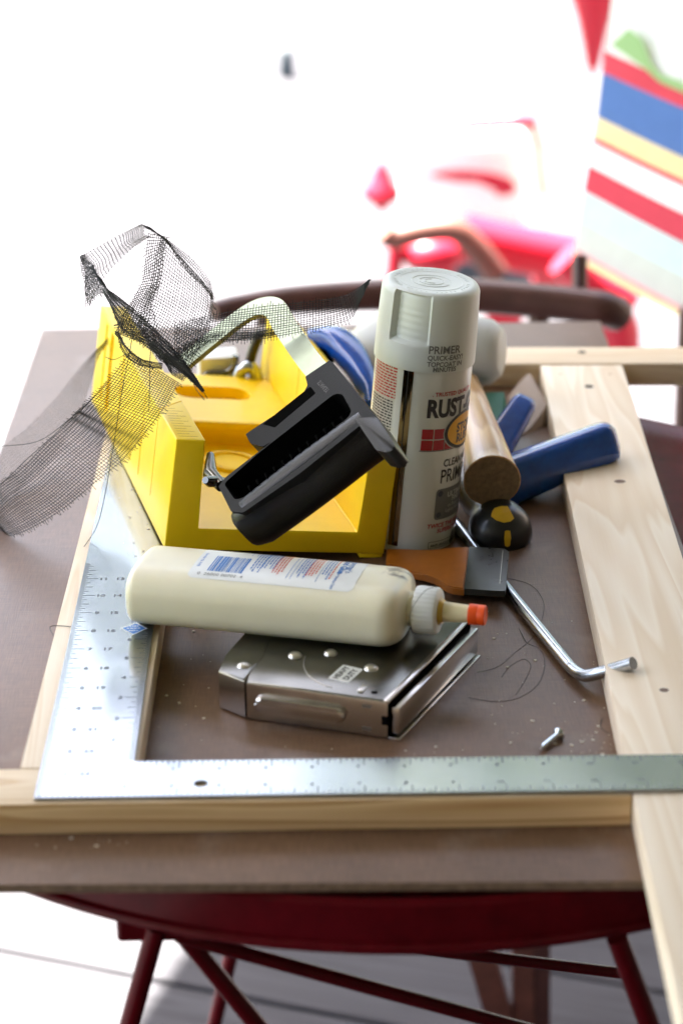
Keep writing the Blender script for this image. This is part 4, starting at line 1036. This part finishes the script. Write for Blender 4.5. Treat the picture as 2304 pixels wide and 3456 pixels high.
rib('loop', thr=.0115, secs=[sx((273, 864), (292, 1024), 17.9), sx((320, 900), (345, 985), 17.6), sx((352, 958), (368, 1010), 17.3), sx((444, 1035), (410, 1110), 17), sx((530, 1120), (486, 1165), 16.8), sx((600, 1195), (570, 1228), 16.6), sx((652, 1262), (640, 1278), 16.4), sx((690, 1316), (684, 1322), 16.2)], pitch=.06, wave=.05)
rib('knot', [sx((392, 1115), (404, 1140), 16.5), sx((432, 1170), (424, 1195), 16.3), sx((480, 1210), (470, 1230), 16.2), sx((548, 1228), (545, 1246), 16.2)], pitch=.035, fray=.04, wave=.06, thr=.011)
rib('tail', [sx((590, 1100), (588, 1225), 17.2), sx((702, 1066), (690, 1150), 17), sx((865, 1038), (855, 1146), 16.7), sx((1008, 1022), (1008, 1120), 16.5), sx((1110, 1010), (1112, 1098), 16.4), sx((1161, 1000), (1184, 1072), 16.3), sx((1205, 975), (1213, 1020), 16.2), sx((1246, 942), (1249, 944), 16.1)])
rib('tail', [sx((590, 1180), (590, 1215), 18.4), sx((720, 1125), (722, 1160), 18.4), sx((860, 1120), (862, 1140), 18.3), sx((1010, 1090), (1012, 1118), 18.2)], pitch=.05, fray=.05, wave=.03)
def strand(px, r=TR, sub=6):
    bm = B(); tube(bm, [p-NETB for p in catmull([at_y(*q) for q in px], sub)], r, 4); return obj('loose_thread', bm, M['net'], net)
strand([(452, 1100, 16.4), (436, 1195, 16), (410, 1330, 15.4), (382, 1510, 14.6), (352, 1680, 14), (325, 1780, 13.6), (280, 1850, 13.2)])
strand([(530, 1090, 16.2), (508, 1190, 16), (505, 1300, 15.6), (502, 1390, 15.5)])
strand([(375, 1270, 16), (310, 1345, 15.4), (240, 1410, 15), (130, 1488, 15), (0, 1506, 15)])
strand([(280, 1370, 15.4), (180, 1470, 15), (80, 1560, 15), (0, 1640, 15)])
strand([(486, 1030, 16), (520, 1060, 16), (514, 1110, 16.2), (470, 1150, 16.2)])
strand([(356, 1204, 16.2), (385, 1213, 16.2), (430, 1192, 16.2)])
strand([(640, 1270, 16.4), (672, 1300, 16.3), (700, 1345, 16.2)]); strand([(652, 1280, 16.4), (660, 1310, 16.3), (690, 1350, 16.2)])

# ================================================================== LOOSE THREAD AND DUST ON THE BOARD
zt = .012
loops = [[(1705, 1950), (1790, 1975), (1833, 2030), (1825, 2100), (1790, 2160), (1740, 2200), (1680, 2250), (1610, 2270)],
         [(1750, 2120), (1777, 2170), (1820, 2190), (1838, 2240), (1815, 2310), (1750, 2355), (1670, 2368), (1580, 2355)],
         [(1692, 2285), (1720, 2250), (1765, 2225), (1790, 2245), (1775, 2290), (1740, 2345)],
         [(2032, 2425), (2025, 2455), (2055, 2477)]]
bm = B()
for L in loops:
    tube(bm, catmull([Vector((p.x, p.y, zt+.006*math.sin(i*2))) for i, p in enumerate(at_z(u, v, zt) for u, v in L)], 6), .006, 4)
o = obj('loose_thread', bm, M['net'], None, base=(10.3, 7, 0)); tag(o, 'fine black thread curled on the brown board beside the bent rod', 'thread')
bm = B(); tube(bm, catmull([at_y(u, v, y) for u, v, y in ((1490, 1978, 6.0), (1440, 1990, 5.9), (1405, 2030, 5.7), (1384, 2070, 5.6), (1378, 2130, 5.6))], 6), .008, 4)
o = obj('loose_thread', bm, M['net'], None, base=(8.5, 6, 1.8)); tag(o, 'short black thread draped over the neck of the glue bottle', 'thread')
bm = B(); tube(bm, catmull([at_z(u, v, .77) for u, v in ((180, 2145), (168, 2118), (190, 2112), (240, 2115))], 6), .010, 4)
o = obj('loose_thread', bm, M['net'], None, base=(-.3, 8, .75)); tag(o, 'short black thread hooked over the left pine board', 'thread')
bm = B(); rs = random.Random(21)
for i in range(230):
    u, v = rs.uniform(480, 2080), rs.uniform(2050, 2550)
    if rs.random() < .14: u, v = rs.gauss(2010, 55), rs.gauss(2515, 26)
    if rs.random() < .07: u, v = rs.gauss(330, 90), rs.uniform(2830, 2870)
    p = at_z(u, v, 0)
    if 3.4 < p.x < 10 and 3.6 < p.y < 10: continue
    if p.x > stL(p.y)-.05 or p.x < 2.2 and p.y > -.2: continue
    if -.2 < p.y < 1.6: continue
    r = rs.choice((.008, .01, .012, .016, .03))
    box(bm, -r*rs.uniform(1, 2), r, -r, r, 0, r*.6, M=Matrix.Translation((p.x, p.y, .003)) @ Matrix.Rotation(rs.uniform(0, 3), 4, 'Z'))
for i in range(26):
    u, v = rs.uniform(400, 540), rs.uniform(1640, 1960); p = at_z(u, v, ZS)
    if p.x > 1.95: continue
    r = rs.choice((.012, .02, .03)); box(bm, -r*1.6, r, -r*.6, r*.6, 0, r*.4, M=Matrix.Translation((p.x, p.y, ZS+.003)) @ Matrix.Rotation(rs.uniform(0, 3), 4, 'Z'))
o = obj('sawdust', bm, M['chip'], None, base=(8, 5, 0)); o['kind'] = 'stuff'; tag(o, 'fine pale sawdust specks scattered on the brown board and steel square', 'sawdust')

# ================================================================== BACKGROUND (far out of focus)
# patio chair: brown tube frame, striped sling back
pc = thing('patio_chair', 'brown steel patio chair with arched rail and striped fabric sling behind the table', 'chair', (15, 47, GZ)); pcb = Vector((15, 47, GZ))
bm = B(); tube(bm, [p-pcb for p in catmull([at_y(u, v, y) for u, v, y in ((720, 1052, 41.5), (800, 1036, 42), (1000, 1010, 42.5), (1300, 995, 43), (1600, 998, 43), (1850, 1018, 42.5), (2040, 1040, 42)) ], 8)]+[at_y(2085, 1060, 42.5)-pcb], [.40+.28*min(1, i/30) for i in range(50)], 14); obj('arched_rail', bm, M['brownmetal'], pc, 50)
q0 = at_y(1955, 1010, 43)-pcb; bm = B(); tube(bm, [q0, q0+Vector((.05, .8, 1.5))], .30, 12); obj('stub_post', bm, M['brownmetal'], pc, 50)
for (u, v, y, m, w, dx) in ((1820, 1040, 43, 'brownmetal', .42, -1.2), (900, 1040, 42, 'brownmetal', .42, -1)):
    q0 = at_y(u, v, y)-pcb; bm = B(); tube(bm, [q0, Vector((q0.x+dx, q0.y+.5, .05))], w, 12); obj('leg', bm, M[m], pc, 50)
for (ua, va, ub, vb, m, w) in ((1590, 3100, 1705, 3500, 'redwood', .52), (1760, 3100, 1764, 3490, 'redwood', .40), (1822, 3080, 1822, 3500, 'brownmetal', .36)):
    a_, b_ = at_y(ua, va, 32.5)-pcb, at_y(ub, vb, 32.5)-pcb; a_ = a_+(a_-b_)*1.6; b_ = b_+(b_-a_)*(b_.z/(a_.z-b_.z)); bm = B()
    d_ = (b_-a_).normalized(); sx_ = Vector((0, 1, 0)).cross(d_).normalized()
    loft(bm, [[q+sx_*w*i_+Vector((0, w*j_, 0)) for i_, j_ in ((-1, -1), (1, -1), (1, 1), (-1, 1))] for q in (a_, b_)]); obj('leg', bm, M[m], pc)
# striped sling
cols = {'s_white': (.78, .80, .80), 's_red': (.52, .035, .065), 's_blue': (.07, .16, .42), 's_yellow': (.72, .60, .30), 's_cyan': (.50, .72, .74), 's_grey': (.50, .55, .52), 's_pink': (.62, .28, .30), 's_green': (.36, .55, .28)}
SM_ = {k: mat(k, c, .85, noise=.06, nscale=60) for k, c in cols.items()}
names = list(SM_)
def c5(x, y): return (1000+x*.8316, y*.8316)
edge_px = [((1292, -110), 's_white'), ((1252, 205), 's_red'), ((1240, 290), 's_blue'), ((1219, 472), 's_yellow'), ((1205, 552), 's_red'), ((1202, 578), 's_white'), ((1185, 668), 's_red'), ((1166, 772), 's_cyan'), ((1146, 890), 's_grey'), ((1126, 1004), 's_pink'), ((1122, 1022), 's_yellow'), ((1118, 1045), None)]
bm = B(); prevrow = None; stripe_ids = []
slopes = [.36, .43, .43, .46, .47, .47, .50, .52, .53, .54, .54, .54]
rowsP = []
for i, ((x, y), nm) in enumerate(edge_px):
    yl = 58-7*i/11; row = []
    for k in range(9):
        du = 70*k; bow = 6*math.sin(k/8*math.pi)
        u, v = c5(x+du, y+slopes[i]*du+bow); row.append(at_y(u, v, yl-.9*k)-pcb)
    rowsP.append(row)
for i in range(len(rowsP)-1):
    bm = B(); quad_strip(bm, [rowsP[i], [a_.lerp(b_, .5) for a_, b_ in zip(rowsP[i], rowsP[i+1])], rowsP[i+1]])
    bmesh.ops.solidify(bm, geom=bm.faces[:], thickness=.12); obj('stripe', bm, SM_[edge_px[i][1]], pc)
bot_ = rowsP[-1][7]+Vector((0, .6, .4)); bm = B(); tube(bm, [bot_, Vector((bot_.x, bot_.y-1.5, .05))], .5, 12); obj('leg', bm, M['brownmetal'], pc, 50)
# leaf print on the white top band of the cloth
lf = [(2060, 150), (2120, 95), (2165, 130), (2195, 210), (2230, 250), (2304, 275), (2330, 330), (2304, 330), (2240, 290), (2180, 235), (2120, 190)]
Q = [at_y(u, v, 57.0-.9*(u-2050)/58)-pcb for u, v in lf]; bm = B(); f = bm.faces.new([bm.verts.new(q) for q in Q]); bmesh.ops.solidify(bm, geom=[f], thickness=.1); obj('leaf_print', bm, M['leaf'], pc)
# red chair beyond
rc = thing('red_chair', 'red metal chair standing in the sun behind the patio chair', 'chair', (17, 92, GZ)); base = Vector((17, 92, GZ))
def rt(name, px, r, m='red2', n=10): 
    bm = B(); tube(bm, [p-base for p in catmull([at_y(*q) for q in px], 6)], r, n); return obj(name, bm, M[m], rc, 50)
rt('back_tube', [(1300, 780, 88), (1330, 800, 88), (1420, 780, 88), (1530, 775, 88), (1600, 830, 88), (1680, 930, 88)], .75, 'redwood')
rt('arm', [(1560, 800, 92), (1700, 830, 92), (1850, 860, 92), (1960, 880, 92)], 1.5, 'red2')
sp = at_y(1460, 850, 91)-base; bm = B(); bmesh.ops.create_uvsphere(bm, u_segments=24, v_segments=12, radius=1); bmesh.ops.transform(bm, matrix=Matrix.Translation(sp) @ Matrix.Diagonal((2.0, 2.0, 1.3, 1)), verts=bm.verts); obj('seat_pad', bm, M['red2'], rc, 60)
rt('seat', [(1800, 900, 93), (1880, 900, 93), (1960, 910, 93)], 1.3)
rt('leg', [(1340, 800, 90), (1330, 900, 90), (1320, 1000, 90), (1310, 1250, 90)], .5)
rt('leg', [(1500, 870, 90), (1500, 1000, 90), (1500, 1250, 90)], .5)
rt('leg', [(1640, 1050, 90), (1760, 1050, 90)], 1.0)
rt('leg', [(1950, 1040, 84), (2040, 1050, 84), (2090, 1120, 84), (2080, 1260, 84)], 1.2)
rt('rail', [(1900, 870, 84), (1990, 950, 84), (2070, 1000, 84), (2110, 1040, 84)], 1.1)
# toy wagon
ty = thing('toy_car', 'white and red ride-on toy standing far back on the sunny deck', 'toy', (14, 140, GZ)); base = Vector((14, 140, GZ))
p0 = at_y(1280, 830, 128); p1 = at_y(1820, 830, 128)
bm = B(); box(bm, p0.x+2, p1.x-1, 128, 142, -26, at_y(1500, 450, 128).z, bevel=1.5, seg=3); obj('shell', bm, M['white'], ty, 40, base=None); ty.children[-1].data.transform(Matrix.Translation(-base*IN))
def tt(name, px, r, m): 
    bm = B(); tube(bm, [p-base for p in catmull([at_y(*q) for q in px], 6)], r, 12); return obj(name, bm, M[m], ty, 50)
tt('grip', [(1560, 420, 127), (1640, 415, 127), (1775, 410, 127), (1790, 415, 127)], .55, 'red2')
tt('pillar', [(1790, 420, 127), (1815, 480, 127), (1820, 560, 127), (1835, 660, 127)], .35, 'tan')
lf = [(1440, 590), (1490, 575), (1570, 573), (1660, 582), (1720, 600), (1745, 630), (1730, 655), (1680, 662), (1665, 640), (1610, 615), (1540, 612), (1480, 600)]
Q = [at_y(u, v, 126.5)-base for u, v in lf]; bm = B(); f = bm.faces.new([bm.verts.new(q) for q in Q]); bmesh.ops.solidify(bm, geom=[f], thickness=1.0); obj('hood_scoop', bm, M['red2'], ty)
cp = at_y(1288, 640, 127)-base; bm = B(); lathe(bm, [(.01, -1.9), (.8, -1.1), (1.45, -.6), (1.5, 0), (1.0, .5), (.6, 1.6), (.25, 2.3), (.01, 2.4)], 24, Matrix.Translation(cp)); obj('horn', bm, M['red2'], ty, 50)
pz = at_z(968, 262, GZ)
bm = B(); lathe(bm, [(.01, 0), (.9, .05), (1.1, .9), (.8, 2.2), (.85, 2.9), (.45, 3.5), (.01, 3.6)], 16); o = obj('garden_ornament', bm, mat('slate_grey', (.035, .05, .058), .5), None, 50); o.location = pz*IN
tag(o, 'tiny dark ornament standing far back on the sunny deck', 'ornament')
bm = B(); pz = at_y(2005, 20, 120); lathe(bm, [(.01, -5.2), (.6, -4), (1.2, -1), (2.2, 2.0), (2.2, 6), (.01, 6)], 20, Matrix.Identity(4)); o = obj('red_bucket', bm, M['red2'], None, 50); o.location = Vector((pz.x, pz.y, pz.z))*IN
tag(o, 'bright red pointed thing showing above the striped sling', 'bucket')
